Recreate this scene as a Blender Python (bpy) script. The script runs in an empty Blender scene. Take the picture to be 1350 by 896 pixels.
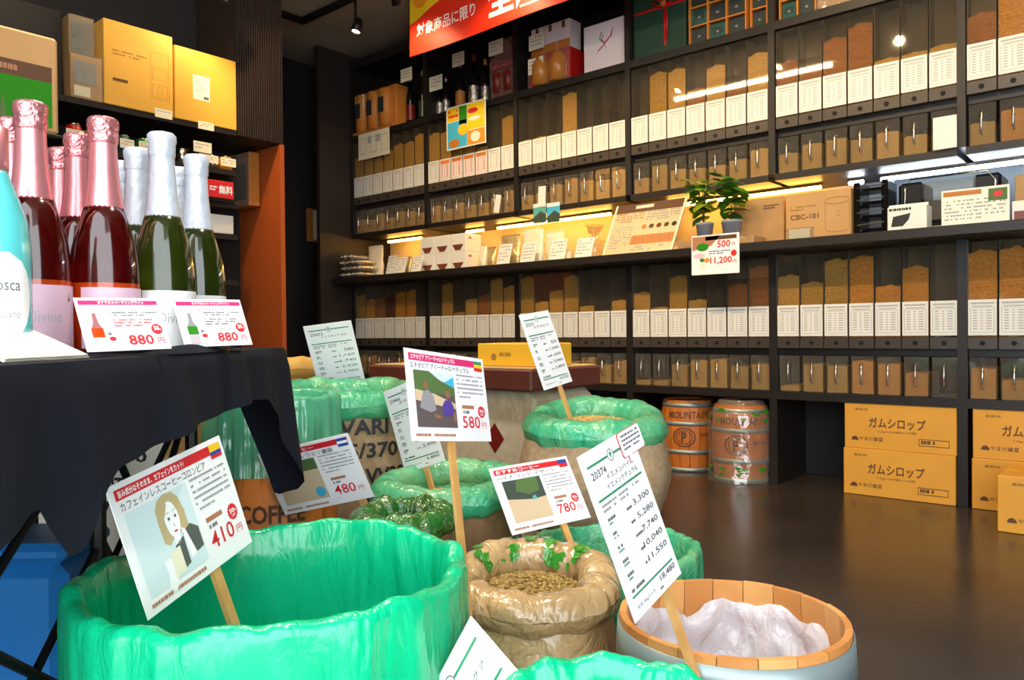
import bpy, math, random
from mathutils import Vector, Matrix, noise
random.seed(7)
SC = bpy.context.scene
COL = SC.collection

# ---------------------------------------------------------------- camera
FPX = 1020.0
CAM = Vector((0, 0, .8))
_th, _p, _ro = math.radians(40.47), math.radians(-.5385), math.radians(-.5564)
RIGHT = Vector((math.cos(_th), math.sin(_th), 0)); FWD = Vector((-math.sin(_th), math.cos(_th), 0)); UP = Vector((0, 0, 1))
CF = FWD * math.cos(_p) + UP * math.sin(_p)
_u2 = -FWD * math.sin(_p) + UP * math.cos(_p)
CR = RIGHT * math.cos(_ro) + _u2 * math.sin(_ro)
CU = -RIGHT * math.sin(_ro) + _u2 * math.cos(_ro)
cd = bpy.data.cameras.new('camera'); cam = bpy.data.objects.new('camera', cd); COL.objects.link(cam)
cd.sensor_width = 36; cd.sensor_fit = 'HORIZONTAL'; cd.lens = 36 * FPX / 1350; cd.clip_start = .02; cd.clip_end = 60
cam.matrix_world = Matrix(((CR.x, CU.x, -CF.x, CAM.x), (CR.y, CU.y, -CF.y, CAM.y), (CR.z, CU.z, -CF.z, CAM.z), (0, 0, 0, 1)))
SC.camera = cam

# ---------------------------------------------------------------- world, light, exposure
W = bpy.data.worlds.new('daylight'); SC.world = W; W.use_nodes = True
_bg = W.node_tree.nodes['Background']; _bg.inputs[0].default_value = (.90, .96, 1.0, 1); _bg.inputs[1].default_value = 3.7
vs = SC.view_settings
vs.view_transform = 'Standard'; vs.look = 'None'; vs.exposure = 0.55; vs.gamma = 1.0; vs.use_curve_mapping = False
WARM = (1.0, .70, .36)
SPOT_W, LED_W, LED_C, TUBE_W = 36, 28, 30, 40

# ---------------------------------------------------------------- pixel helpers (the photograph is 1350 x 896)
def ray(px, py): return CF + CR * ((px - 675) / FPX) + CU * ((448 - py) / FPX)
def proj(P):
    q = Vector(P) - CAM; d = q.dot(CF)
    return 675 + FPX * q.dot(CR) / d, 448 - FPX * q.dot(CU) / d
def at_d(px, py, d): return CAM + ray(px, py) * d
def at_Y(px, py, Y): r = ray(px, py); return CAM + r * (Y / r.y)
def at_X(px, py, X): r = ray(px, py); return CAM + r * (X / r.x)
def at_z(px, py, z): r = ray(px, py); return CAM + r * ((z - CAM.z) / r.z)
def WP(px, d, z):
    a = (px - 675) / FPX * d
    for _ in range(4):
        P = RIGHT * a + FWD * d; P.z = z
        a += (px - proj(P)[0]) * d / FPX
    return P

# ---------------------------------------------------------------- materials
def lin(c):
    return tuple((x / 255 / 12.92 if x / 255 <= .04045 else ((x / 255 + .055) / 1.055) ** 2.4) for x in c) + (1,)
MATS = {}
def mat(name, col, rough=.5, metal=0, spec=.5, bump=None, var=None, coat=0, emit=0, sheen=0, transl=0, trans=0):
    m = bpy.data.materials.new(name); m.use_nodes = True; nt = m.node_tree; N = nt.nodes; L = nt.links
    b = N['Principled BSDF']; c = lin(col)
    b.inputs['Base Color'].default_value = c; b.inputs['Roughness'].default_value = rough
    b.inputs['Metallic'].default_value = metal; b.inputs['Specular IOR Level'].default_value = spec
    b.inputs['Coat Weight'].default_value = coat; b.inputs['Coat Roughness'].default_value = .15
    b.inputs['Sheen Weight'].default_value = sheen
    b.inputs['Transmission Weight'].default_value = trans
    if emit: b.inputs['Emission Color'].default_value = c; b.inputs['Emission Strength'].default_value = emit
    tc = N.new('ShaderNodeTexCoord')
    if var:
        n = N.new('ShaderNodeTexNoise'); n.inputs['Scale'].default_value = var[0]; n.inputs['Detail'].default_value = 4
        L.new(tc.outputs['Object'], n.inputs['Vector'])
        rp = N.new('ShaderNodeValToRGB'); rp.color_ramp.elements[0].position = .3; rp.color_ramp.elements[1].position = .7
        rp.color_ramp.elements[0].color = lin(var[1]); rp.color_ramp.elements[1].color = c
        L.new(n.outputs['Fac'], rp.inputs[0]); L.new(rp.outputs[0], b.inputs['Base Color'])
    if bump:
        kind, scale, st = bump
        if kind == 'voronoi':
            n = N.new('ShaderNodeTexVoronoi'); n.inputs['Scale'].default_value = scale; o = n.outputs['Distance']
        elif kind == 'weave':
            n = N.new('ShaderNodeTexChecker'); n.inputs['Scale'].default_value = scale; o = n.outputs['Fac']
        else:
            n = N.new('ShaderNodeTexNoise'); n.inputs['Scale'].default_value = scale; n.inputs['Detail'].default_value = 3; o = n.outputs['Fac']
        L.new(tc.outputs['Object'], n.inputs['Vector'])
        bp = N.new('ShaderNodeBump'); bp.inputs['Strength'].default_value = st; bp.inputs['Distance'].default_value = .01
        L.new(o, bp.inputs['Height']); L.new(bp.outputs[0], b.inputs['Normal'])
    if transl:
        t = N.new('ShaderNodeBsdfTranslucent'); t.inputs[0].default_value = c
        mx = N.new('ShaderNodeMixShader'); mx.inputs[0].default_value = transl
        L.new(b.outputs[0], mx.inputs[1]); L.new(t.outputs[0], mx.inputs[2])
        L.new(mx.outputs[0], N['Material Output'].inputs[0])
    MATS[name] = m
    return m
def clear(name, tint=(255, 255, 255), gloss=.06, rough=.03, milky=0, bump=None):
    """a clear sheet: transparent with a glossy skin and a little haze"""
    m = bpy.data.materials.new(name); m.use_nodes = True; nt = m.node_tree; N = nt.nodes; L = nt.links
    N.remove(N['Principled BSDF'])
    t = N.new('ShaderNodeBsdfTransparent'); t.inputs[0].default_value = lin(tint)
    g = N.new('ShaderNodeBsdfGlossy'); g.inputs['Roughness'].default_value = rough
    mx = N.new('ShaderNodeMixShader'); lw = N.new('ShaderNodeLayerWeight'); lw.inputs[0].default_value = .12
    ma = N.new('ShaderNodeMath'); ma.operation = 'MULTIPLY_ADD'; ma.inputs[1].default_value = .25; ma.inputs[2].default_value = gloss
    L.new(lw.outputs['Facing'], ma.inputs[0]); L.new(ma.outputs[0], mx.inputs[0])
    last = t.outputs[0]
    if milky:
        d = N.new('ShaderNodeBsdfDiffuse'); d.inputs[0].default_value = lin(tint)
        m2 = N.new('ShaderNodeMixShader'); m2.inputs[0].default_value = milky
        L.new(t.outputs[0], m2.inputs[1]); L.new(d.outputs[0], m2.inputs[2]); last = m2.outputs[0]
    L.new(last, mx.inputs[1]); L.new(g.outputs[0], mx.inputs[2]); L.new(mx.outputs[0], N['Material Output'].inputs[0])
    if bump:
        tc = N.new('ShaderNodeTexCoord'); n = N.new('ShaderNodeTexNoise'); n.inputs['Scale'].default_value = bump[0]; n.inputs['Detail'].default_value = 2
        L.new(tc.outputs['Object'], n.inputs['Vector'])
        bp = N.new('ShaderNodeBump'); bp.inputs['Strength'].default_value = bump[1]; bp.inputs['Distance'].default_value = .02
        L.new(n.outputs['Fac'], bp.inputs['Height']); L.new(bp.outputs[0], g.inputs['Normal'])
    MATS[name] = m
    return m
def film(name, col, col2, rough=.16, transl=.3, fine=46, coarse=13, st=.3, var=5, stretch=.4, coat=.5):
    """crumpled plastic film: creases from two ridged noises, thin and a little translucent"""
    m = bpy.data.materials.new(name); m.use_nodes = True; nt = m.node_tree; N = nt.nodes; L = nt.links
    b = N['Principled BSDF']; b.inputs['Roughness'].default_value = rough; b.inputs['Specular IOR Level'].default_value = .7; b.inputs['Coat Weight'].default_value = coat; b.inputs['Coat Roughness'].default_value = .1
    tc0 = N.new('ShaderNodeTexCoord'); mp = N.new('ShaderNodeMapping'); mp.inputs['Scale'].default_value = (1, 1, stretch); L.new(tc0.outputs['Object'], mp.inputs[0]); hs = []
    for sc_, w in ((coarse, 1.0), (fine, .22)):
        n = N.new('ShaderNodeTexNoise'); n.inputs['Scale'].default_value = sc_; n.inputs['Detail'].default_value = 3; n.inputs['Distortion'].default_value = 1.2
        L.new(mp.outputs[0], n.inputs['Vector'])
        a = N.new('ShaderNodeMath'); a.operation = 'SUBTRACT'; a.inputs[1].default_value = .5; L.new(n.outputs['Fac'], a.inputs[0])
        c = N.new('ShaderNodeMath'); c.operation = 'ABSOLUTE'; L.new(a.outputs[0], c.inputs[0])
        e = N.new('ShaderNodeMath'); e.operation = 'MULTIPLY'; e.inputs[1].default_value = w; L.new(c.outputs[0], e.inputs[0]); hs.append(e)
    ad = N.new('ShaderNodeMath'); ad.operation = 'ADD'; L.new(hs[0].outputs[0], ad.inputs[0]); L.new(hs[1].outputs[0], ad.inputs[1])
    bp = N.new('ShaderNodeBump'); bp.inputs['Strength'].default_value = st; bp.inputs['Distance'].default_value = .05
    L.new(ad.outputs[0], bp.inputs['Height']); L.new(bp.outputs[0], b.inputs['Normal'])
    b2 = N.new('ShaderNodeBump'); b2.inputs['Strength'].default_value = st * .45; b2.inputs['Distance'].default_value = .05; L.new(hs[0].outputs[0], b2.inputs['Height']); L.new(b2.outputs[0], b.inputs['Coat Normal'])
    n = N.new('ShaderNodeTexNoise'); n.inputs['Scale'].default_value = var; n.inputs['Detail'].default_value = 3; L.new(mp.outputs[0], n.inputs['Vector'])
    rp = N.new('ShaderNodeValToRGB'); rp.color_ramp.elements[0].position = .35; rp.color_ramp.elements[1].position = .65; rp.color_ramp.elements[0].color = lin(col2); rp.color_ramp.elements[1].color = lin(col)
    L.new(n.outputs['Fac'], rp.inputs[0]); L.new(rp.outputs[0], b.inputs['Base Color'])
    t = N.new('ShaderNodeBsdfTranslucent'); L.new(rp.outputs[0], t.inputs[0]); L.new(bp.outputs[0], t.inputs[1])
    mx = N.new('ShaderNodeMixShader'); mx.inputs[0].default_value = transl
    L.new(b.outputs[0], mx.inputs[1]); L.new(t.outputs[0], mx.inputs[2]); L.new(mx.outputs[0], N['Material Output'].inputs[0])
    MATS[name] = m
    return m
def beans_mat(name, c1, c2, scale=95):
    m = bpy.data.materials.new(name); m.use_nodes = True; nt = m.node_tree; N = nt.nodes; L = nt.links
    b = N['Principled BSDF']; b.inputs['Roughness'].default_value = .6
    tc = N.new('ShaderNodeTexCoord'); v = N.new('ShaderNodeTexVoronoi'); v.inputs['Scale'].default_value = scale
    L.new(tc.outputs['Object'], v.inputs['Vector'])
    rp = N.new('ShaderNodeValToRGB'); rp.color_ramp.elements[0].color = lin(c1); rp.color_ramp.elements[1].color = lin(c2); rp.color_ramp.elements[1].position = .75
    L.new(v.outputs['Distance'], rp.inputs[0]); L.new(rp.outputs[0], b.inputs['Base Color'])
    bp = N.new('ShaderNodeBump'); bp.inputs['Strength'].default_value = .6; bp.inputs['Distance'].default_value = .004; bp.invert = True
    L.new(v.outputs['Distance'], bp.inputs['Height']); L.new(bp.outputs[0], b.inputs['Normal'])
    MATS[name] = m
    return m
mat('shelf_black', (34, 29, 26), .45, var=(6, (27, 23, 21)))
mat('wall_dark', (30, 29, 31), .7); mat('panel_brown', (48, 38, 32), .55, var=(5, (40, 32, 28)))
mat('floor_dark', (64, 55, 50), .22, var=(1.6, (40, 35, 33)), bump=('noise', 40, .04))
mat('ceiling_grey', (172, 164, 150), .85, var=(2.5, (150, 142, 130)))
mat('orange_panel', (176, 82, 30), .55); mat('black_metal', (18, 17, 18), .4, .3)
mat('hopper_grey', (74, 68, 60), .4); mat('hopper_lip', (70, 62, 56), .35); mat('hole', (14, 12, 11), .8)
mat('tag_white', (234, 232, 224), .5); mat('ink_grey', (182, 180, 174), .7); mat('ink_orange', (240, 130, 40), .6)
mat('white_card', (250, 250, 252), .25, coat=.4); mat('ink_black', (34, 34, 36), .6); mat('ink_soft', (150, 148, 152), .7)
mat('ink_red', (214, 36, 44), .5); mat('ink_pink', (222, 44, 112), .5); mat('ink_green', (58, 142, 98), .5); mat('ink_white', (252, 252, 252), .5)
mat('ink_brown', (176, 120, 90), .6); mat('ink_blue', (40, 70, 160), .5); mat('ink_yellow', (246, 200, 30), .5); mat('ink_cyan', (70, 180, 220), .5)
mat('ink_teal', (90, 170, 165), .6); mat('cream', (244, 238, 222), .4)
mat('steel', (225, 220, 210), .2, 1); mat('wood_stick', (222, 172, 104), .5, var=(30, (205, 150, 84)))
mat('carton_yellow', (232, 178, 70), .6, var=(4, (222, 166, 60))); mat('carton_syrup', (226, 164, 56), .6, var=(4, (216, 152, 50)))
mat('carton_kraft', (196, 154, 100), .7, var=(5, (184, 142, 90))); mat('carton_gold', (222, 168, 40), .55); mat('ink_dark_brown', (92, 58, 34), .6)
mat('ink_carton', (150, 110, 44), .6)
film('green_film', (20, 224, 166), (12, 208, 150), .24, .35, 36, 7, .42, stretch=.35)
film('green_film_pale', (132, 208, 150), (62, 198, 150), .2, .3, 50, 13, .45, 9, stretch=.8)
film('green_film_dark', (34, 118, 44), (58, 96, 30), .2, .1, 50, 14, .5, 14, stretch=.8)
mat('burlap', (186, 158, 122), .85, bump=('weave', 420, .35), var=(60, (160, 132, 98)))
mat('burlap_dark', (146, 112, 76), .85, bump=('weave', 420, .35), var=(60, (126, 94, 60)))
mat('burlap_grey', (200, 182, 154), .85, bump=('weave', 420, .3), var=(40, (182, 164, 136)))
film('sack_film', (218, 186, 134), (196, 160, 112), .14, .1, 34, 9, .6, stretch=.8, coat=1)
mat('leaf_print', (52, 138, 34), .25, coat=.6); mat('sack_gold', (214, 168, 84), .7, var=(20, (196, 148, 66)))
mat('stave', (216, 152, 86), .5, var=(9, (196, 128, 64)), bump=('noise', 90, .1)); mat('stave_b', (202, 136, 72), .5, var=(9, (188, 120, 58))); mat('stave_c', (224, 164, 98), .5, var=(9, (206, 142, 76))); mat('hoop', (150, 166, 168), .4, .5)
mat('barrel_orange', (206, 120, 48), .5, var=(6, (188, 104, 38))); film('white_film', (244, 242, 248), (236, 234, 242), .25, .4, 30, 7, .55, stretch=.8)
mat('cloth_black', (28, 30, 40), .95, spec=.15, var=(9, (23, 25, 34)))
mat('pale_wood', (214, 178, 140), .6); mat('lid_brown', (96, 44, 34), .5, var=(4, (82, 36, 28))); mat('lid_top', (206, 170, 110), .6)
mat('blue_plastic', (40, 130, 200), .35, var=(2, (30, 104, 178))); mat('label_pink', (238, 196, 214), .5); mat('label_white', (240, 240, 238), .5)
mat('foil_pink', (236, 150, 152), .26, .7, bump=('noise', 90, .5)); mat('foil_pink_plain', (234, 150, 154), .3, .6, bump=('noise', 30, .12)); mat('foil_white', (206, 212, 222), .4, .2, bump=('noise', 60, .3))
mat('glass_red', (112, 14, 10), .03, coat=.6, trans=.75); mat('rose_orange', (240, 84, 24), .05, coat=.6, trans=.45); mat('glass_green', (72, 86, 20), .03, coat=.6, trans=.75); mat('teal_gloss', (96, 206, 208), .2, coat=.8)
mat('foil_silver', (206, 200, 190), .25, .8, bump=('noise', 50, .6)); mat('foil_gold', (232, 206, 150), .3, .6, bump=('noise', 50, .6)); mat('foil_cream', (244, 232, 204), .35, .1, bump=('noise', 40, .5))
mat('red_gift', (196, 26, 22), .4); mat('dark_red', (110, 24, 20), .4); mat('gift_white', (240, 226, 226), .5); mat('gift_green', (30, 66, 50), .5); mat('ribbon_red', (206, 20, 20), .35)
mat('tin_dark', (56, 66, 66), .35, .3); mat('tin_teal', (40, 96, 88), .35, .3); mat('wood_orange', (206, 128, 50), .5); mat('black_gloss', (16, 15, 16), .15); mat('jar_brown', (190, 120, 50), .3)
mat('banner_red', (240, 48, 20), .55); mat('banner_yellow', (250, 208, 30), .55); mat('banner_orange', (244, 150, 30), .55)
mat('led_warm', (255, 188, 84), .5, emit=LED_W); mat('led_cool', (225, 240, 255), .5, emit=LED_C); mat('tube_white', (255, 236, 200), .5, emit=TUBE_W); mat('lamp_glow', (255, 226, 170), .5, emit=60)
mat('pot_grey', (140, 146, 158), .5); mat('leaf_a', (66, 128, 34), .45, transl=.3); mat('leaf_b', (150, 172, 40), .45, transl=.3); mat('stem_brown', (96, 92, 46), .6); mat('soil', (50, 38, 28), .9)
mat('skin_print', (246, 226, 214), .6); mat('hair_print', (198, 176, 130), .6); mat('coat_print', (90, 92, 88), .6); mat('mug_print', (240, 234, 208), .6); mat('pale_blue', (214, 232, 236), .5)
mat('tree_print', (84, 112, 60), .7); mat('ground_print', (96, 84, 84), .7); mat('sand_print', (214, 190, 156), .7); mat('purple_print', (84, 60, 150), .7); mat('face_print', (150, 100, 74), .7); mat('shade_print', (60, 76, 66), .7)
mat('label_ink', (196, 186, 190), .6); mat('ink_mid', (96, 98, 102), .6); mat('board_tan', (214, 194, 152), .35, coat=.6); mat('niche_shaded', (78, 86, 92), .5); mat('niche_back', (222, 200, 156), .6); mat('drip_red', (120, 62, 50), .4); mat('tag_cream', (244, 234, 206), .5); mat('pot_orange', (226, 150, 40), .5); mat('can_green', (40, 140, 50), .3, .4)
clear('pane', gloss=.05, tint=(246, 240, 228), milky=.014); clear('bin_clear', gloss=.07, tint=(248, 244, 236), milky=.04)
clear('wrap', gloss=.14, rough=.08, tint=(250, 248, 240), milky=.10, bump=(14, .9)); clear('glass_clear', gloss=.1, tint=(248, 248, 250)); clear('green_sheer', tint=(120, 220, 180), gloss=.08, rough=.12, milky=.5, bump=(12, .8))
BEANS = [beans_mat('beans_tan', (226, 192, 112), (178, 142, 70)), beans_mat('beans_olive', (212, 182, 94), (160, 128, 54)),
         beans_mat('beans_gold', (232, 180, 76), (182, 124, 40)), beans_mat('beans_brown', (186, 128, 66), (136, 86, 40)), beans_mat('beans_dark', (110, 56, 34), (72, 34, 22)),
         beans_mat('beans_pale', (222, 196, 120), (176, 140, 74), 110), beans_mat('beans_green', (196, 166, 92), (128, 98, 44), 120)]

# ---------------------------------------------------------------- mesh helpers
class MB:
    def __init__(s): s.v = []; s.f = []; s.m = []
    def add(s, vs, fs, mi=0):
        o = len(s.v); s.v += [tuple(p) for p in vs]
        for f in fs: s.f.append(tuple(i + o for i in f)); s.m.append(mi)
        return s
    def box(s, x0, x1, y0, y1, z0, z1, mi=0):
        v = [(x, y, z) for x in (x0, x1) for y in (y0, y1) for z in (z0, z1)]
        return s.add(v, [(0, 1, 3, 2), (4, 6, 7, 5), (0, 4, 5, 1), (2, 3, 7, 6), (0, 2, 6, 4), (1, 5, 7, 3)], mi)
    def rbox(s, x0, x1, y0, y1, z0, z1, r=.003, mi=0):
        c = Vector(((x0 + x1) / 2, (y0 + y1) / 2, (z0 + z1) / 2)); h = ((x1 - x0) / 2, (y1 - y0) / 2, (z1 - z0) / 2)
        r = min(r, min(h) * .9); vs = []; ix = {}
        for sx in (-1, 1):
            for sy in (-1, 1):
                for sz in (-1, 1):
                    S = (sx, sy, sz)
                    for a in range(3):
                        ix[S, a] = len(vs)
                        vs.append(c + Vector([S[k] * (h[k] if k == a else h[k] - r) for k in range(3)]))
        fs = []
        for a in range(3):
            b, d = [k for k in range(3) if k != a]
            for sg in (-1, 1):
                q = []
                for (p1, p2) in ((-1, -1), (1, -1), (1, 1), (-1, 1)):
                    S = [0, 0, 0]; S[a] = sg; S[b] = p1; S[d] = p2; q.append(ix[tuple(S), a])
                fs.append(q)
            for p1 in (-1, 1):
                for p2 in (-1, 1):
                    q = []
                    for (e, ax) in ((-1, b), (1, b), (1, d), (-1, d)):
                        S = [0, 0, 0]; S[a] = e; S[b] = p1; S[d] = p2; q.append(ix[tuple(S), ax])
                    fs.append(q)
        for sx in (-1, 1):
            for sy in (-1, 1):
                for sz in (-1, 1): fs.append([ix[(sx, sy, sz), a] for a in range(3)])
        out = []
        for f in fs:
            n = (vs[f[1]] - vs[f[0]]).cross(vs[f[2]] - vs[f[0]]); g = sum((vs[i] for i in f), Vector()) / len(f)
            out.append(f if n.dot(g - c) > 0 else f[::-1])
        return s.add(vs, out, mi)
    def poly(s, pts, mi=0): return s.add(pts, [tuple(range(len(pts)))], mi)
    def grid(s, fn, nu, nv, cu=False, mi=0, cap0=False, cap1=False):
        """fn(i,j) for i in nu columns (closed when cu), j in nv rows"""
        vs = [fn(i, j) for j in range(nv) for i in range(nu)]; fs = []
        for j in range(nv - 1):
            for i in range(nu if cu else nu - 1):
                k = (i + 1) % nu; fs.append((j * nu + i, j * nu + k, (j + 1) * nu + k, (j + 1) * nu + i))
        if cap0: fs.append(tuple(range(nu))[::-1])
        if cap1: fs.append(tuple((nv - 1) * nu + i for i in range(nu)))
        return s.add(vs, fs, mi)
    def lathe(s, prof, n=20, mi=0, c=(0, 0, 0), cap0=True, cap1=True):
        def fn(i, j):
            a = 2 * math.pi * i / n; r, z = prof[j]; return (c[0] + r * math.cos(a), c[1] + r * math.sin(a), c[2] + z)
        return s.grid(fn, n, len(prof), True, mi, cap0, cap1)
    def tube(s, pts, r, n=6, mi=0):
        P = [Vector(p) for p in pts]
        def fn(i, j):
            t = (P[min(j + 1, len(P) - 1)] - P[max(j - 1, 0)]).normalized()
            a = t.cross(Vector((0, 0, 1)) if abs(t.z) < .9 else Vector((1, 0, 0))).normalized(); b = t.cross(a)
            q = 2 * math.pi * i / n; return P[j] + (a * math.cos(q) + b * math.sin(q)) * r
        return s.grid(fn, n, len(P), True, mi, True, True)
    def mesh(s, name, mats, smooth=False):
        me = bpy.data.meshes.new(name); me.from_pydata(s.v, [], s.f)
        for m in ([mats] if isinstance(mats, str) else mats): me.materials.append(MATS[m])
        me.polygons.foreach_set('material_index', s.m)
        if smooth: me.polygons.foreach_set('use_smooth', [True] * len(s.f))
        me.validate(); me.update(); return me
    def build(s, name, mats, parent=None, smooth=False, loc=None, label=None):
        o = bpy.data.objects.new(name, s.mesh(name, mats, smooth)); COL.objects.link(o)
        if parent: o.parent = parent
        if loc is not None: o.location = loc
        if label: o['label'] = label
        return o
def link(name, me, parent=None, loc=None, label=None):
    o = bpy.data.objects.new(name, me); COL.objects.link(o)
    if parent: o.parent = parent
    if loc is not None: o.location = loc
    if label: o['label'] = label
    return o
def tag(o, label, cat, group=None):
    o['label'] = label; o['category'] = cat
    if group: o['group'] = group
    return o
def thing(name, label, cat, loc=(0, 0, 0), rz=0, group=None, M=None):
    o = bpy.data.objects.new(name, None); COL.objects.link(o); o.empty_display_size = .02
    if M is not None: o.matrix_world = M
    else: o.location = loc; o.rotation_euler = (0, 0, rz)
    return tag(o, label, cat, group)
def struct(o): o['kind'] = 'structure'; return o
def axes(P, x, y):
    x = Vector(x).normalized(); y = Vector(y); y = (y - x * y.dot(x)).normalized(); z = x.cross(y)
    return Matrix(((x.x, y.x, z.x, P[0]), (x.y, y.y, z.y, P[1]), (x.z, y.z, z.z, P[2]), (0, 0, 0, 1)))
def nz(x, y=0, z=0): return noise.noise(Vector((x, y, z)))
_tc = {}
def glyphs(body, bold=0):
    k = (body, bold)
    if k not in _tc:
        cu = bpy.data.curves.new('t', 'FONT'); cu.body = body; cu.size = 1; cu.resolution_u = 2; cu.offset = bold
        o = bpy.data.objects.new('t', cu); me = bpy.data.meshes.new_from_object(o)
        vs = [tuple(v.co) for v in me.vertices]; fs = [tuple(p.vertices) for p in me.polygons]
        bpy.data.objects.remove(o); bpy.data.curves.remove(cu); bpy.data.meshes.remove(me)
        x0 = min(v[0] for v in vs); x1 = max(v[0] for v in vs); y0 = min(v[1] for v in vs); y1 = max(v[1] for v in vs)
        _tc[k] = ([((v[0] - x0) / (x1 - x0), (v[1] - y0) / (y1 - y0)) for v in vs], fs)
    return _tc[k]
def text(parent, body, m, fn, bold=0, name='lettering'):
    """lettering fitted to the unit square of fn(u, v) -> local point"""
    vs, fs = glyphs(body, bold); b = MB(); b.add([fn(u, v) for u, v in vs], fs)
    return b.build(name, m, parent)
def plane(x0, y0, x1, y1, z=.0008): return lambda u, v: (x0 + (x1 - x0) * u, y0 + (y1 - y0) * v, z)
def vplane(x0, z0, x1, z1, y): return lambda u, v: (x0 + (x1 - x0) * u, y, z0 + (z1 - z0) * v)
def dashes(parent, fn, rows, m, seed=1, dens=.8, fill=.5, name='printed_text', cell=.05):
    """rows of short strokes: printed lines too small to read"""
    rg = random.Random(seed); b = MB()
    for r in range(rows):
        v1 = 1 - r / rows; v0 = v1 - fill / rows; u = 0; end = 1 if r < rows - 1 else rg.uniform(.4, .8)
        while u < end:
            w = rg.uniform(.5, 1.4) * cell
            if rg.random() < dens:
                e = min(u + w * .8, 1); b.add([fn(u, v0), fn(e, v0), fn(e, v1), fn(u, v1)], [(0, 1, 2, 3)])
            u += w
    o = b.build(name, m, parent); o['kind'] = 'stuff'
    return o
def flat(parent, name, m, pts, z=.0007): return MB().poly([(x, y, z) for x, y in pts]).build(name, m, parent)
def rect(parent, name, m, x0, y0, x1, y1, z=.0006): return flat(parent, name, m, [(x0, y0), (x1, y0), (x1, y1), (x0, y1)], z)
def disc(cx, cy, rx, ry=None, n=18, a0=0): ry = ry or rx; return [(cx + rx * math.cos(a0 + 2 * math.pi * i / n), cy + ry * math.sin(a0 + 2 * math.pi * i / n)) for i in range(n)]
def star(cx, cy, r, n=14): return [(cx + r * (1 if i % 2 else .86) * math.cos(math.pi * i / n), cy + r * (1 if i % 2 else .86) * math.sin(math.pi * i / n)) for i in range(2 * n)]
NTH = ['first', 'second', 'third', 'fourth', 'fifth', 'sixth', 'seventh']

# ---------------------------------------------------------------- the room
struct(MB().box(-7, 2.6, -3.2, 4.6, -.1, 0).build('floor', 'floor_dark'))
ZC = 3.06
struct(MB().box(-7, 1.9, -.5, 4.6, ZC, ZC + .1).build('ceiling', 'ceiling_grey'))
struct(MB().box(-7, 2.6, 4.4, 4.6, 0, ZC).build('wall_back', 'wall_dark'))
struct(MB().box(-5.7, -5.5, 2.56, 4.4, 0, ZC).build('wall_far', 'wall_dark'))
struct(MB().box(-4.6, -4.35, -.5, 2.56, 0, ZC).build('wall_left', 'wall_dark'))
struct(MB().box(1.7, 1.9, .6, 4.4, 0, ZC).build('wall_right_blocker', 'wall_dark'))  # out-of-frame wall added to keep light off the dark right side
struct(MB().box(-4.6, -.95, -.62, -.5, 0, ZC).build('wall_front_blocker', 'wall_dark'))  # unseen wall added to block sky reflections in the hopper panes
struct(MB().box(-5.5, -4.6, 2.5, 2.56, 0, ZC).build('wall_passage', 'wall_dark'))

# ---------------------------------------------------------------- the wall of shelves
YF, YB = 3.94, 4.36
POST = [-5.035, -4.17, -3.3055, -2.44, -1.574, -.712, .152, 1.016]
ZT, ZU, ZK, ZL = 2.39, 1.605, 1.242, .484       # tops of: display shelf, upper bin shelf, counter, lower bin shelf
sh = thing('shelving', 'black wall-high shelving with bays of bean hoppers along the back wall', 'shelf', (0, YF, 0))
for i, x in enumerate(POST):
    MB().box(x - .017, x + .017, -.012, .415, ZU, 3.0).build('upright', 'shelf_black', sh)
    MB().box(x - .02, x + .02, -.012, .415, .001, ZK - .047).build('upright', 'shelf_black', sh)
    if i == 7: break
    a, b = x + .017, POST[i + 1] - .017
    MB().box(a, b, -.012, .41, ZT - .045, ZT).build('shelf_board', 'shelf_black', sh)
    MB().box(a, b, -.012, .41, ZU - .035, ZU).build('shelf_board', 'shelf_black', sh)
    MB().box(a + .003, b - .003, -.012, .41, ZL - .04, ZL).build('shelf_board', 'shelf_black', sh)
    for z in (1.80, .672): MB().box(a + .003, b - .003, .035, .30, z, z + .036).build('support_rail', 'shelf_black', sh)
    MB().box(a, b, .40, .415, .001, ZK - .05).build('back_panel', 'wall_dark', sh)
    MB().box(a, b, .40, .415, ZU, 3.0).build('back_panel', 'wall_dark', sh)
MB().box(POST[0], POST[7], .0, .41, 2.93, 3.0).build('top_fascia', 'shelf_black', sh)
MB().box(POST[0] - .06, POST[0] - .019, -.31, .42, .001, ZC - .01).build('end_panel', 'panel_brown', sh)
MB().box(POST[0], -1.29, .385, .40, ZK, ZU - .036).build('niche_panel', 'niche_back', sh)
MB().box(-1.289, POST[7], .385, .40, ZK, ZU - .036).build('niche_panel', 'niche_shaded', sh)  # right end of the niche: its shade is put into the panel colour
ct = MB().rbox(POST[0] - .015, POST[7], 3.73, YB - .04, ZK - .047, ZK - .001, .004).build('counter_top', 'shelf_black')
tag(ct, 'long black counter board running under the lit display niche', 'counter')

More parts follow.
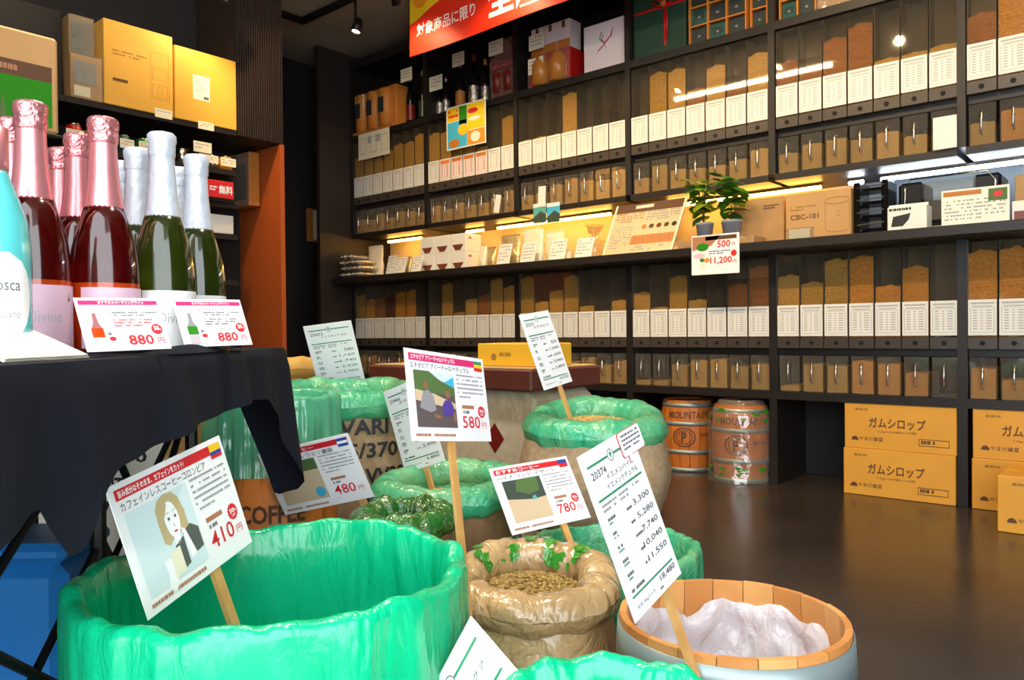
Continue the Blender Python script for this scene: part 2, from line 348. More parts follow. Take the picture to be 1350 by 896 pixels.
# ---------------------------------------------------------------- bean hoppers and the clear bins under them
PW, CELL = .83, .83 / 7
def bean_box(h, w, dep, m, seed):
    nu, nv = 7, 5; b = MB()
    top = [[h * (1 + .05 * nz(i * .9 + seed, j * .8) - .04 * abs(i - 3) / 3) for i in range(nu)] for j in range(nv)]
    X = lambda i: -w / 2 + w * i / (nu - 1)
    Y = lambda j: dep * j / (nv - 1)
    b.grid(lambda i, j: (X(i), Y(j), top[j][i]), nu, nv)
    b.add([p for i in range(nu) for p in ((X(i), 0, 0), (X(i), 0, top[0][i]))], [(2 * i, 2 * i + 2, 2 * i + 3, 2 * i + 1) for i in range(nu - 1)])
    b.add([p for j in range(nv) for p in ((-w / 2, Y(j), 0), (-w / 2, Y(j), top[j][0]))], [(2 * j, 2 * j + 1, 2 * j + 3, 2 * j + 2) for j in range(nv - 1)])
    b.add([p for j in range(nv) for p in ((w / 2, Y(j), 0), (w / 2, Y(j), top[j][-1]))], [(2 * j, 2 * j + 2, 2 * j + 3, 2 * j + 1) for j in range(nv - 1)])
    return b.mesh('beans', m)
hw = .0565
def hopper_meshes(H):
    c = MB().box(-hw, -hw + .002, .006, .10, 0, H).box(hw - .002, hw, .006, .10, 0, H).box(-hw, hw, .098, .10, 0, H)
    c.box(-hw, hw, 0, .10, 0, .006).box(-hw, hw, -.004, .003, 0, .052, 1)
    p = MB().box(-hw, hw, 0, .003, .053, H)
    return c.mesh('case', ['hopper_grey', 'hopper_lip']), p.mesh('front_pane', 'pane')
HM = {'u': hopper_meshes(.502), 'l': hopper_meshes(.482)}
TAGM = MB().rbox(-.055, .055, -.0065, -.0042, .060, .218, .001).mesh('price_tag', 'tag_white')
def tag_print():
    b = MB(); y = -.0069
    q = lambda x0, x1, z0, z1, mi=0: b.add([(x0, y, z0), (x1, y, z0), (x1, y, z1), (x0, y, z1)], [(0, 1, 2, 3)], mi)
    q(-.045, .045, .198, .206); q(-.038, .04, .186, .191)
    for x in (-.046, .044): q(x, x + .002, .075, .18)
    q(-.046, .046, .18, .182); q(-.046, .046, .073, .075)
    for k in range(8):
        z = .168 - k * .0115; q(-.036, -.020, z, z + .005); q(-.006, .002, z, z + .005); q(.014, .036, z, z + .005)
    return b
TPR = tag_print().mesh('printed_list', 'ink_grey')
_b = tag_print(); _b.add([(-.045, -.0071, .184), (.045, -.0071, .184), (.045, -.0071, .21), (.0, -.0071, .204), (-.045, -.0071, .21)], [(0, 1, 2, 3, 4)], 1)
TPO = _b.mesh('printed_list', ['ink_red', 'ink_orange'])
HOLE = MB().lathe([(.011, 0), (.011, .004)], 12).mesh('outlet_hole', 'hole')
BINM = MB().box(-.052, .052, 0, .003, 0, .185).box(-.052, -.049, .003, .25, 0, .185).box(.049, .052, .003, .25, 0, .185).box(-.049, .049, .003, .25, 0, .003).mesh('tray', 'bin_clear')
HND = MB().tube([(0, -.001, .150), (0, -.022, .148), (0, -.024, .10), (0, -.022, .055), (0, -.008, .05)], .0055, 6).mesh('handle', 'steel', True)
UF = [[.62, .55, .5, .6, .73, .71, .86], [.78, .75, .5, .45, .12, .0, .74], [.05, .06, .04, .92, .0, .0, .0], [.0, .88, .85, .35, .72, .2, .76], [.46, .25, .68, .83, .1, .1, .12], [.5, 1, .8, .4, .6, .2, .7]]
LF = [[.75, .6, .62, .66, .78, .8, .0], [.0, .94, .1, .46, .55, .98, .75], [.97, .3, .58, .92, .15, .0, .26], [.42, .06, .75, .2, .0, .5, .86], [.63, .46, .9, .92, .33, .66, .0], [.88, .9, .7, .5, .3, .8, .6]]
UB = [[0, 0, 0, 0, 0, 0, 0], [0, 0, 0, 0, 0, 0, 1], [0, 0, 0, 0, 0, 0, 0], [0, 1, 0, 3, 0, 3, 0], [3, 3, 3, 3, 0, 0, 0], [3, 2, 2, 0, 0, 1, 0]]
LB = [[1, 2, 3, 4, 2, 2, 2], [0, 1, 1, 0, 3, 0, 0], [1, 0, 0, 1, 0, 0, 0], [0, 0, 1, 0, 0, 3, 3], [0, 1, 1, 2, 2, 2, 2], [2, 2, 2, 0, 1, 0, 0]]
def level(f): return 'empty' if f < .02 else 'nearly empty' if f < .2 else 'under half full' if f < .45 else 'half full' if f < .64 else 'mostly full' if f < .85 else 'filled to the top'
BCOL = ['tan', 'olive tan', 'golden', 'brown', 'dark red-brown', 'pale', 'green']
BM = {}
for row, F, Bk, z0, zb, H in (('upper', UF, UB, 1.836, ZU + .0005, .502), ('lower', LF, LB, .708, ZL + .0005, .482)):
    for bay in range(6):
        for k in range(len(F[bay])):
            x = POST[bay] + .0175 + CELL * (k + .5); f = F[bay][k]; bk = Bk[bay][k]
            lab = '%s bean hopper, %s in the %s bay, %s row' % (level(f), NTH[k], NTH[bay], row)
            t = thing('bean_hopper', lab, 'bean hopper', (x, YF, z0), group='bean hoppers in the wall shelving')
            cs, pn = HM['u' if row == 'upper' else 'l']
            link('case', cs, t); link('front_pane', pn, t)
            if f > .02:
                key = (bk, (bay * 7 + k) % 4)
                if key not in BM: MATS['_b%d' % bk] = BEANS[bk]; BM[key] = bean_box(1, .109, .085, '_b%d' % bk, key[1] * 3.1)
                o = link('beans', BM[key], t, (0, .008, .054)); full = H - .218
                o.scale = (1, 1, .164 + full * f * .95)
            tg = link('price_tag', TAGM, t)
            orange = row == 'upper' and bay == 1 and 1 <= k <= 4
            link('printed_list', TPO if orange else TPR, tg)
            o = link('outlet_hole', HOLE, t, (0, -.0035, .026)); o.rotation_euler = (math.pi / 2, 0, 0)
            # the clear bin on the shelf below
            bf = .5 + .45 * random.random()
            if row == 'lower' and (bay, k) in ((4, 0), (3, 0), (3, 1)): bf = .15
            if row == 'lower' and (bay, k) == (4, 6): bf = 0
            lab = 'clear bin with %s, %s in the %s bay, %s bin row' % ('no beans' if not bf else 'few beans' if bf < .2 else 'beans', NTH[k], NTH[bay], row)
            t = thing('bean_bin', lab, 'bin', (x, YF + .012, zb), group='clear bean bins under the hoppers')
            link('tray', BINM, t); link('handle', HND, t)
            if bf:
                bk = 1 if bk == 3 else bk
                key = (bk, 'bin', k % 3)
                if key not in BM: MATS['_b%d' % bk] = BEANS[bk]; BM[key] = bean_box(1, .094, .235, '_b%d' % bk, k * 2.3)
                o = link('beans', BM[key], t, (0, .0045, .004)); o.scale = (1, 1, .17 * bf)

# ---------------------------------------------------------------- ceiling track, spotlights, added fill spots, tube lamp
YT, XT = 3.26, -4.72
tr = thing('lighting_track', 'dark lighting track bent around the ceiling corner', 'lighting track', (0, 0, ZC - .04))
MB().box(XT - .02, 1.2, YT - .018, YT + .018, 0, .035).build('rail', 'black_metal', tr)
MB().box(XT - .02, XT + .02, 2.58, YT - .019, 0, .035).build('rail', 'black_metal', tr)
def spotlight(label, P, aim, ztop, power, size=1.5, color=WARM):
    P = Vector(P); a = (Vector(aim) - P).normalized()
    t = thing('spotlight', label, 'spotlight', P, group='ceiling spotlights')
    side = a.cross(Vector((0, 0, 1))).normalized(); upv = side.cross(a)
    R = Matrix((side, upv, -a)).transposed().to_4x4()
    can = MB().lathe([(.02, .10), (.032, .095), (.034, .0), (.030, .0), (.028, .02)], 16, cap1=False)
    o = can.build('lamp_head', 'black_metal', t, True); o.matrix_local = R
    o = MB().lathe([(.0275, .021), (.0275, .018), (.01, .014)], 16).build('lens', 'lamp_glow', t, True); o.matrix_local = R
    if ztop > P.z + .12: MB().tube([(0, .0, .04), (0, .0, ztop - P.z - .001)], .009, 8).build('stem', 'black_metal', t)
    L = bpy.data.lights.new('spot', 'SPOT'); L.energy = power; L.color = color; L.spot_size = size; L.spot_blend = .6; L.shadow_soft_size = .03
    lo = bpy.data.objects.new('spot_beam', L); COL.objects.link(lo); lo.parent = t; lo.matrix_local = R @ Matrix.Translation((0, 0, -.02))
p = at_Y(469, 43, YT)
spotlight('lit spotlight hanging from the track in front of the dark end panel', p, (-4.0, 2.6, 0.6), ZC - .04, SPOT_W)
p = at_X(293, -3, -3.68)
spotlight('bright spotlight above the two yellow cartons on the left', p, p + Vector((-.15, -.45, -1)), ZC, SPOT_W * .3, 2.2)
for i, x in enumerate((-3.7, -2.9, -2.1, -1.3, -.5, .3)):
    spotlight('%s of the track spotlights aimed at the hopper wall, above the view' % NTH[i], (x, YT, 2.86), (x - .3, 4.1, 1.0), ZC - .04, SPOT_W * .3, 2.3)
for i, (x, y) in enumerate(((-2.3, 1.0), (-1.1, 1.2))):  # pair of out-of-view lamps added to brighten the sacks
    spotlight('%s unseen fill spot added over the sacks' % ('farther' if i == 0 else 'nearer'), (x, y, 2.9), (x + .35, y + .25, 0), ZC, SPOT_W * 2.4, 1.5, (1, .84, .62))
for i, x in enumerate((-3.3, -2.4, -1.5, -.6)):  # unseen row of lamps added as fill for the lower wall
    spotlight('%s of the unseen fill spots added for the lower hoppers' % NTH[i], (x, 1.75, 2.9), (x - .45, 4.0, .45), ZC, SPOT_W * 1.6, 1.35)
tl = thing('tube_lamp', 'long ceiling tube lamp mirrored in the hopper fronts', 'lamp', (-2.85, 1.29, 2.985))
MB().tube([(-.72, 0, 0), (.72, 0, 0)], .016, 10).build('tube', 'tube_white', tl, True)
MB().rbox(-.76, .76, -.03, .03, .02, .074, .005).build('housing', 'white_card', tl)

# LED strips under the upper shelf
for i, (a, b, m, lab) in enumerate(((511, 556, 'led_warm', 'warm LED strip behind the white dripper boxes at the far left'), (614, 638, 'led_warm', 'short warm LED strip above the stacked dripper boxes'),
        (655, 806, 'led_warm', 'long warm LED strip above the foil coffee packs'), (880, 1084, 'led_warm', 'warm LED strip behind the two potted plants'),
        (1118, 1140, 'led_cool', 'short cool LED strip over the black rack'), (1160, 1420, 'led_cool', 'cool white LED strip over the black trays on the right'))):
    z = ZU - .05; Y = 4.15; y0 = proj((-3, Y, z))[1]
    x0 = at_Y(a, 280, Y).x; x1 = at_Y(b, 280, Y).x
    t = thing('led_strip', lab, 'light strip', ((x0 + x1) / 2, Y, z), group='LED strips in the display niche')
    h = (x1 - x0) / 2
    MB().box(-h, h, -.012, .012, 0, .0145).build('channel', 'steel', t)
    MB().rbox(-h + .004, h - .004, -.011, .011, -.016, -.0002, .005).build('diffuser', m, t)

# ---------------------------------------------------------------- hanging red banner
p0 = at_Y(540, 75, 3.5); bw, bh = 2.1, .40
def ban(u, v):
    return (u * bw, .012 * math.sin(u * 9 + v), v * bh)
bn = thing('sale_banner', 'red and yellow cloth banner with white lettering hanging before the top shelf', 'banner', (p0.x, 3.5, p0.z))
MB().grid(lambda i, j: ban(i / 40, j / 8), 41, 9).grid(lambda i, j: (ban(i / 40, j / 8)[0], ban(i / 40, j / 8)[1] + .003, ban(i / 40, j / 8)[2]), 41, 9).build('cloth', 'banner_red', bn, True)
def bfn(x0, z0, x1, z1, off=-.002): return lambda u, v: (x0 + (x1 - x0) * u, ban((x0 + (x1 - x0) * u) / bw, (z0 + (z1 - z0) * v) / bh)[1] + off, z0 + (z1 - z0) * v)
b = MB(); n = 40
f = bfn(0, 0, bw, bh, -.0012)
b.grid(lambda i, j: f(i / n, (lambda e: e + (1 - e) * j)(.62 + .10 * math.sin(i / n * 19 - 1.2) + .25 * i / n)), n + 1, 2); b.build('yellow_wave', 'banner_yellow', bn, True)
q = bfn(.03, .30, .17, .44); MB().poly([q(.5 + .5 * math.cos(k * .314), .5 + .5 * math.sin(k * .314)) for k in range(20)]).build('orange_dot', 'banner_orange', bn)
text(bn, '対象商品に限り', 'ink_white', bfn(.065, .115, .60, .20), .012)
text(bn, '全国送料無料', 'ink_white', bfn(.70, .05, 2.04, .28), .03)
MB().tube([(-.01, .006, bh), (bw + .01, .006, bh)], .008, 6).build('hanging_rod', 'black_metal', bn)

# ---------------------------------------------------------------- boxes, shared builder
def carton(name, label, cat, x0, x1, y0, dep, z0, z1, m, face='y', r=.003, group=None, tape=None, rz=0):
    """front towards -Y (face y) or towards +X (face x: x0,x1 are Y values, y0 the X of the front); local x right, z up, front at y=0"""
    w, h = abs(x1 - x0), z1 - z0
    if face == 'y': t = thing(name, label, cat, ((x0 + x1) / 2, y0, z0), rz, group)
    else: t = thing(name, label, cat, (y0, (x0 + x1) / 2, z0), math.pi / 2 + rz, group)
    MB().rbox(-w / 2, w / 2, 0, dep, 0, h, r).build('body', m, t)
    if tape: MB().box(-w / 2 + .002, w / 2 - .002, dep / 2 - .025, dep / 2 + .025, h, h + .0008).build('tape', tape, t)
    return t, w, h
XY = lambda px, Y, py=300: at_Y(px, py, Y).x

# gum syrup cartons on the floor
def syrup(label, x0, x1, y0, z0, z1):
    t, w, h = carton('syrup_carton', label, 'carton', x0, x1, y0, .34, z0, z1, 'carton_syrup', tape='carton_gold', group='syrup cartons')
    k = 'ink_dark_brown'
    text(t, 'ガムシロップ', k, vplane(-.27 * w, .47 * h, .24 * w, .70 * h, -.0008), .02)
    text(t, '13g×50個×10袋', k, vplane(-.18 * w, .37 * h, .16 * w, .43 * h, -.0008))
    text(t, '業務用', k, vplane(-.40 * w, .84 * h, -.28 * w, .89 * h, -.0008))
    text(t, 'やまだ蜂蜜', k, vplane(-.36 * w, .18 * h, -.14 * w, .27 * h, -.0008), .01)
    MB().poly([(-.40 * w + .035 * w * math.cos(a * .45), -.0008, .18 * h + max(0, .09 * h * math.sin(a * .45))) for a in range(15)]).build('emblem', k, t)
    b = MB()
    for (a0, a1, c0, c1) in ((.18, .44, .15, .165), (.18, .44, .285, .30), (.18, .185, .15, .30), (.435, .44, .15, .30)):
        b.add([(a0 * w, -.0008, c0 * h), (a1 * w, -.0008, c0 * h), (a1 * w, -.0008, c1 * h), (a0 * w, -.0008, c1 * h)], [(0, 1, 2, 3)])
    b.build('stamp_frame', k, t)
    dashes(t, vplane(.2 * w, .18 * h, .42 * w, .27 * h, -.0008), 1, k, 3, .95, .8, cell=.1)
YS = 3.93
xa, xb = XY(1112, YS, 600), XY(1260, YS, 600)
zs = at_Y(1112, 589, YS).z; zs2 = at_Y(1112, 530, YS).z
syrup('upper of two syrup cartons stacked beside the barrels', xa + .005, xb + .004, YS + .004, zs + .0005, zs2)
syrup('lower of two syrup cartons stacked beside the barrels', xa, xb, YS, .0005, zs)
xc = XY(1281, YS, 600); wd = xb - xa
syrup('upper syrup carton stacked at the right edge', xc + .004, xc + wd, YS + .003, zs + .0005, zs2)
syrup('lower syrup carton stacked at the right edge', xc, xc + wd, YS, .0005, zs)
pf = at_z(1315, 700, .0005)
syrup('single syrup carton on the floor in front of the right stack', pf.x, pf.x + wd, pf.y, .0005, zs - .003)

# ---------------------------------------------------------------- barrels by the wall
def back_barrel(label, px, py, w_px, wrapped, seed):
    P = at_z(px, py, 0); d = (P - CAM).dot(CF); R = w_px / FPX * d / 2; P = P + (P - CAM).normalized() * R; P.z = 0; H = .405
    t = thing('wooden_barrel', label, 'barrel', P, group='coffee barrels by the wall')
    rr = lambda z: R * (.88 + .12 * math.sin(math.pi * min(max(z / H, 0), 1)))
    n = 18
    for k in range(n):
        a0, a1 = 2 * math.pi * (k + .03) / n, 2 * math.pi * (k + .97) / n; b = MB()
        zz = [0.0005, .08, .16, .24, .32, H]
        b.grid(lambda i, j: ((rr(zz[j])) * math.cos(a0 + (a1 - a0) * i / 2), (rr(zz[j])) * math.sin(a0 + (a1 - a0) * i / 2), zz[j]), 3, 6)
        b.grid(lambda i, j: ((rr(zz[j]) - .012) * math.cos(a1 + (a0 - a1) * i / 2), (rr(zz[j]) - .012) * math.sin(a1 + (a0 - a1) * i / 2), zz[j]), 3, 6)
        b.build('stave', 'barrel_orange', t, True)
    for z in (.012, .115, .275, .378): MB().lathe([(rr(z) + .001, z - .011), (rr(z) + .003, z - .011), (rr(z) + .003, z + .011), (rr(z) + .001, z + .011)], 30, cap0=False, cap1=False).build('hoop', 'hoop', t, True)
    MB().lathe([(R * .86, H - .02), (R * .86, H - .012)], 24).build('lid', 'barrel_orange', t)
    ang = math.atan2(CAM.y - P.y, CAM.x - P.x)
    def cyl(a0, a1, z0, z1): return lambda u, v: ((rr(z0 + (z1 - z0) * v) + .002) * math.cos(ang + a0 + (a1 - a0) * u), (rr(z0 + (z1 - z0) * v) + .002) * math.sin(ang + a0 + (a1 - a0) * u), z0 + (z1 - z0) * v)
    text(t, 'MOUNTAIN', 'ink_dark_brown', cyl(-.75, .75, .305, .345), .02)
    q = cyl(-.55, .25, .145, .255); b = MB()
    for k in range(24):
        a, c = k * math.pi / 12, (k + 1) * math.pi / 12
        for (r0, r1) in ((.5, .44), (.36, .32)):
            b.add([q(.5 + r0 * math.cos(a), .5 + r0 * math.sin(a)), q(.5 + r0 * math.cos(c), .5 + r0 * math.sin(c)), q(.5 + r1 * math.cos(c), .5 + r1 * math.sin(c)), q(.5 + r1 * math.cos(a), .5 + r1 * math.sin(a))], [(0, 1, 2, 3)])
    b.build('round_emblem', 'ink_dark_brown', t); text(t, 'P', 'ink_dark_brown', cyl(-.25, -.06, .17, .23), .04)
    text(t, 'JAPAN', 'ink_dark_brown', cyl(.4, .95, .20, .225), .02)
    if wrapped:
        def fn(i, j):
            a = 2 * math.pi * i / 48; z = .002 + .43 * j / 16
            r = R * 1.04 + .012 * nz(math.cos(a) * 4 + seed, math.sin(a) * 4, z * 9) + (.012 * (1 - j / 3) if j < 3 else 0) + .006
            if j > 13: r *= 1 - .12 * (j - 13)
            return (r * math.cos(a), r * math.sin(a), z)
        MB().grid(fn, 48, 17, True).build('plastic_bag', 'wrap', t, True)
        b = MB(); rg = random.Random(4)
        for k in range(26):
            a = ang + rg.uniform(-1.2, .9); z = rg.choice((rg.uniform(.03, .10), rg.uniform(.33, .40))); s = rg.uniform(.008, .02); r = R * 1.04 + .018
            pts = [(a + s / r * 1.6 * math.cos(m) * (1 if m < 3 else .6), z + s * .6 * math.sin(m)) for m in [0, 1, 2, 3.1, 4, 5]]
            b.poly([(r * math.cos(x), r * math.sin(x), zz) for x, zz in pts])
        b.build('leaf_print', 'leaf_print', t)['kind'] = 'stuff'
back_barrel('orange coffee barrel with pale metal hoops under the lower shelf', 908, 623, 76, False, 1)
back_barrel('coffee barrel wrapped in clear plastic next to the bare orange barrel', 977, 638, 78, True, 2)

# ---------------------------------------------------------------- top display shelf
ZD = ZT + .0005
def tagcard(label, px0, py0, px1, py1, Y, group='small price cards on the shelves', m='tag_cream', rows=3, tilt=.25):
    P = at_Y((px0 + px1) / 2, (py0 + py1) / 2, Y); w = abs(XY(px1, Y, py0) - XY(px0, Y, py0)); h = abs(at_Y(px0, py0, Y).z - at_Y(px0, py1, Y).z)
    t = thing('price_card', label, 'price card', P, group=group)
    MB().rbox(-w / 2, w / 2, 0, .0015, -h / 2, h / 2, .0005).build('sheet', m, t)
    dashes(t, vplane(-w * .4, -h * .35, w * .4, h * .35, -.0006), rows, 'ink_grey', int(px0), .8, .4, cell=.2)
    return t, w, h
def gift(name, label, cat, px0, px1, pt, m, dep=.2, Y=3.97, group=None, pb=None):
    mid = (px0 + px1) / 2
    x0, x1 = XY(px0, Y, 100), XY(px1, Y, 100); h = at_Y(mid, pt, Y).z - ZD
    return carton(name, label, cat, x0, x1, Y, dep, ZD, ZD + max(h, .05), m, group=group)
t, w, h = gift('tin_crate', 'orange wooden crate holding three printed coffee tins', 'crate', 471, 522, 118, 'wood_orange', .12)
for k in range(3):
    x = -w / 2 + w * (.19 + .3 * k); o = MB().lathe([(w * .13, .02), (w * .13, h * .88), (w * .11, h * .92)], 14, c=(x, -.012, 0)).build('tin', 'wood_orange', t, True)
    MB().box(x - w * .06, x + w * .06, -.012 - w * .13 - .002, -.012 - w * .12, h * .35, h * .7).build('tin_label', 'tin_dark', t)
MB().box(-w / 2, w / 2, -.05, -.0005, 0, .018).build('front_ledge', 'wood_orange', t)
def spirit(label, px, pt, r=.036, Y=4.05, m='black_gloss', band='dark_red', cap='foil_silver'):
    x = XY(px, Y, 120); h = at_Y(px, pt, Y).z - ZD
    t = thing('bottle', label, 'bottle', (x, Y, ZD), group='dark bottles on the top shelf')
    MB().lathe([(r, 0), (r, h * .55), (r * .8, h * .66), (r * .38, h * .74), (r * .36, h * .9)], 16).build('glass', m, t, True)
    MB().lathe([(r * .42, h * .88), (r * .42, h)], 12).build('cap', cap, t, True)
    MB().lathe([(r * 1.02, h * .12), (r * 1.02, h * .42)], 16, cap0=False, cap1=False).build('label', band, t, True)
spirit('dark bottle with a red label beside the tin crate', 541, 100, .034)
spirit('tall dark bottle with a silver cap at the end of the first bay', 557, 92, .03, band='tin_dark')
spirit('short dark bottle with a silver label behind a price card', 580, 108, .03, band='foil_silver')
spirit('dark bottle with a pale label beside the yellow poster', 588, 102, .03, band='foil_silver')
spirit('dark bottle with an orange label behind the yellow poster', 607, 82, .036, band='jar_brown')
spirit('wide bottle with a silver lower half near the red boxes', 625, 72, .04, band='foil_silver', cap='dark_red')
spirit('slim bottle with a copper cap next to the red boxes', 640, 78, .03, band='foil_silver', cap='jar_brown')
def wrapped_front(t, w, h, dep):
    def fn(i, j):
        u, v = i / 14, j / 12
        return (-w / 2 - .004 + (w + .008) * u, -.012 - .01 * nz(u * 5, v * 6, w * 9), h * 1.0 * v)
    MB().grid(fn, 15, 13).build('plastic_wrap', 'wrap', t, True)
t, w, h = gift('gift_box', 'tall dark red gift box wrapped in plastic above the yellow poster', 'gift box', 648, 679, 52, 'dark_red', .2, group='gift boxes on the top shelf')
MB().rbox(-w * .5, w * .5, -.008, -.0005, h * .52, h * .58, .002).build('divider', 'red_gift', t)
for k in (-1, 1): MB().lathe([(w * .17, 0), (w * .17, h * .32), (w * .1, h * .36)], 12, c=(k * w * .23, .0, h * .1)).build('jar', 'dark_red', t, True)
wrapped_front(t, w, h, .2)
t, w, h = gift('gift_box', 'red gift box of golden jars under white cartons, wrapped in plastic', 'gift box', 698, 752, 68, 'red_gift', .2, group='gift boxes on the top shelf')
for k in range(2): MB().lathe([(w * .19, .0), (w * .19, h * .6), (w * .13, h * .75), (w * .13, h * .86)], 14, c=(-w * .2 + k * w * .42, -.0, h * .06)).build('jar', 'jar_brown', t, True)
wrapped_front(t, w, h, .2)
x0, x1 = XY(700, 4.0, 60), XY(752, 4.0, 60); hz = ZD + h
for k in range(3):
    a = x0 + (x1 - x0) * k / 3; tt, ww, hh = carton('white_pack', '%s white carton with an orange foot on the red jar gift box' % ('left', 'middle', 'right')[k] if k != 1 else 'middle white carton with an orange foot on the red jar gift box', 'carton', a + .002, a + (x1 - x0) / 3 - .002, 4.0, .12, hz + .0005, hz + .19, 'gift_white', group='white cartons on the gift box')
    MB().box(-ww / 2, ww / 2, -.0012, 0, 0, hh * .35).build('orange_band', 'wood_orange', tt); MB().box(-ww * .12, ww * .12, -.0015, 0, hh * .75, hh * .97).build('mark', 'ink_dark_brown', tt)
t, w, h = gift('gift_box', 'white gift box with a red and silver ceremonial cord', 'gift box', 770, 825, 28, 'gift_white', .2, group='gift boxes on the top shelf')
MB().box(-w / 2 + .001, w / 2 - .001, -.001, -.0003, h * .55, h * .62).build('paper_band', 'tag_white', t)
MB().tube([(-w * .15, -.004, h * .42), (.0, -.006, h * .52), (w * .16, -.006, h * .66), (w * .22, -.006, h * .82), (w * .17, -.006, h * .66), (w * .02, -.006, h * .56), (-w * .06, -.005, h * .64), (0, -.005, h * .72)], .003, 6).build('red_cord', 'ribbon_red', t, True)
MB().tube([(w * .05, -.004, h * .45), (-.0, -.006, h * .56), (-w * .1, -.006, h * .66), (-w * .05, -.006, h * .8)], .0025, 6).build('silver_cord', 'foil_silver', t, True)
MB().box(-w / 2 + .004, w / 2 - .004, -.0006, -.0002, h * .586, h * .592).build('cord_line', 'ribbon_red', t)
t, w, h = gift('gift_hamper', 'dark green gift box tied with a red ribbon and gold seal', 'gift box', 836, 904, -20, 'gift_green', .22, group='gift boxes on the top shelf')
MB().box(-w / 2, w / 2, -.002, 0, h * .66, h * .69).build('ribbon', 'ribbon_red', t); MB().box(w * .10, w * .14, -.0025, 0, h * .12, h).build('ribbon', 'ribbon_red', t)
for sx in (-1, 1): MB().tube([(w * .12, -.008, h * .7), (w * .12 + sx * .05, -.02, h * .8), (w * .12 + sx * .075, -.02, h * .74), (w * .12 + sx * .04, -.012, h * .69), (w * .12, -.008, h * .7)], .006, 6).build('bow_loop', 'ribbon_red', t, True)
MB().tube([(w * .12, -.006, h * .69), (w * .18, -.012, h * .5), (w * .16, -.01, h * .2)], .005, 6).build('bow_tail', 'ribbon_red', t, True)
o = MB().lathe([(.017, 0), (.015, .005)], 14).build('gold_seal', 'jar_brown', t); o.location = (w * .12, -.018, h * .7); o.rotation_euler = (math.pi / 2, 0, 0)
def tin_tray(label, px0, px1, cols, rows, cell_h, mats, Y=3.97):
    x0, x1 = XY(px0, Y, 40), XY(px1, Y, 40); w = x1 - x0; t = thing('tin_tray', label, 'tea tray', ((x0 + x1) / 2, Y, ZD), group='trays of tins on the top shelf')
    H = rows * cell_h + .01; f = MB().box(-w / 2, w / 2, .10, .11, 0, H)
    for k in range(cols + 1): x = -w / 2 + (w - .008) * k / cols; f.box(x, x + .008, 0, .10, 0, H)
    for r in range(rows + 1): f.box(-w / 2 + .0005, w / 2 - .0005, .001, .10, r * cell_h, r * cell_h + .008)
    f.build('frame', 'wood_orange', t)
    for c in range(cols):
        for r in range(rows):
            a = -w / 2 + .010 + (w - .008) * c / cols; cw = (w - .008) / cols - .012; z = r * cell_h + .009
            tin = MB().rbox(a, a + cw, .012, .095, z, z + cell_h - .016, .006).build('tin', mats[(c + r) % len(mats)], t)
            MB().box(a + cw * .2, a + cw * .8, .0105, .0118, z + cell_h * .28, z + cell_h * .62).build('tin_label', 'tin_dark', tin)
            MB().box(a + cw * .42, a + cw * .58, .009, .0104, z + cell_h * .34, z + cell_h * .44).build('tin_mark', 'ink_soft', tin)
tin_tray('wooden tray of dark tins, three wide, beside the ribboned green box', 908, 984, 3, 3, .105, ['tin_dark', 'tin_teal', 'tin_dark'])
tin_tray('narrow wooden tray of dark tins at the end of the fourth bay', 989, 1012, 1, 3, .105, ['tin_dark'])
tin_tray('wooden tray of teal tins at the start of the fifth bay', 1027, 1076, 2, 2, .105, ['tin_teal', 'tin_dark'])
t, w, h = gift('gift_box', 'low box in shining clear wrap at the right of the top shelf', 'gift box', 1078, 1170, -30, 'carton_kraft', .2, group='gift boxes on the top shelf'); wrapped_front(t, w, h, .2)
tagcard('cream price card on the orange tin crate', 468, 126, 480, 144, 3.915)
tagcard('cream price card above the dark bottles of the first bay', 528, 90, 543, 107, 3.93)
tagcard('cream price card before the dark bottles of the second bay', 566, 100, 583, 119, 3.93)
tagcard('high cream price card above the yellow poster', 596, 69, 612, 87, 3.93)
tagcard('cream price card on the tall dark red gift box', 644, 53, 663, 72, 3.93)
tagcard('upper cream price card on the white cartons', 697, 45, 717, 65, 3.93)
tagcard('lower cream price card on the red jar gift box', 696, 76, 716, 97, 3.93)
t, w, h = tagcard('wide cream notice card below the tin crate', 472, 173, 513, 207, 3.915, rows=1)
for k in range(3):
    x = (-.34 + .34 * k) * w; b = MB()
    for (a0, a1, c0, c1) in ((-.1, .1, .28, .3), (-.1, .1, -.3, -.28), (-.1, -.09, -.3, .3), (.09, .1, -.3, .3)): b.add([(x + a0 * w, -.0008, c0 * h), (x + a1 * w, -.0008, c0 * h), (x + a1 * w, -.0008, c1 * h), (x + a0 * w, -.0008, c1 * h)], [(0, 1, 2, 3)])
    b.build('printed_frame', 'ink_grey', t)
P = at_Y(614, 165, 3.88); pw, ph = abs(XY(640, 3.88, 165) - XY(588, 3.88, 165)), .30
t = thing('poster', 'small yellow and blue poster hung over the second bay of hoppers', 'poster', P)
MB().rbox(-pw / 2, pw / 2, 0, .002, -ph / 2, ph / 2, .0005).build('sheet', 'tag_white', t)
pp = lambda n, m, pts, y=-.0008: MB().poly([((u - .5) * pw, y, (v - .5) * ph) for u, v in pts]).build(n, m, t)
R4 = lambda a, b, c, d: [(a, b), (c, b), (c, d), (a, d)]
pp('yellow_panel', 'ink_yellow', R4(.03, .66, .32, .97)); pp('blue_panel', 'ink_cyan', R4(.03, .03, .53, .64)); pp('green_panel', 'leaf_print', R4(.33, .55, .53, .97)); pp('orange_panel', 'pot_orange', R4(.54, .03, .97, .36)); pp('cream_panel', 'banner_yellow', R4(.54, .38, .97, .97))
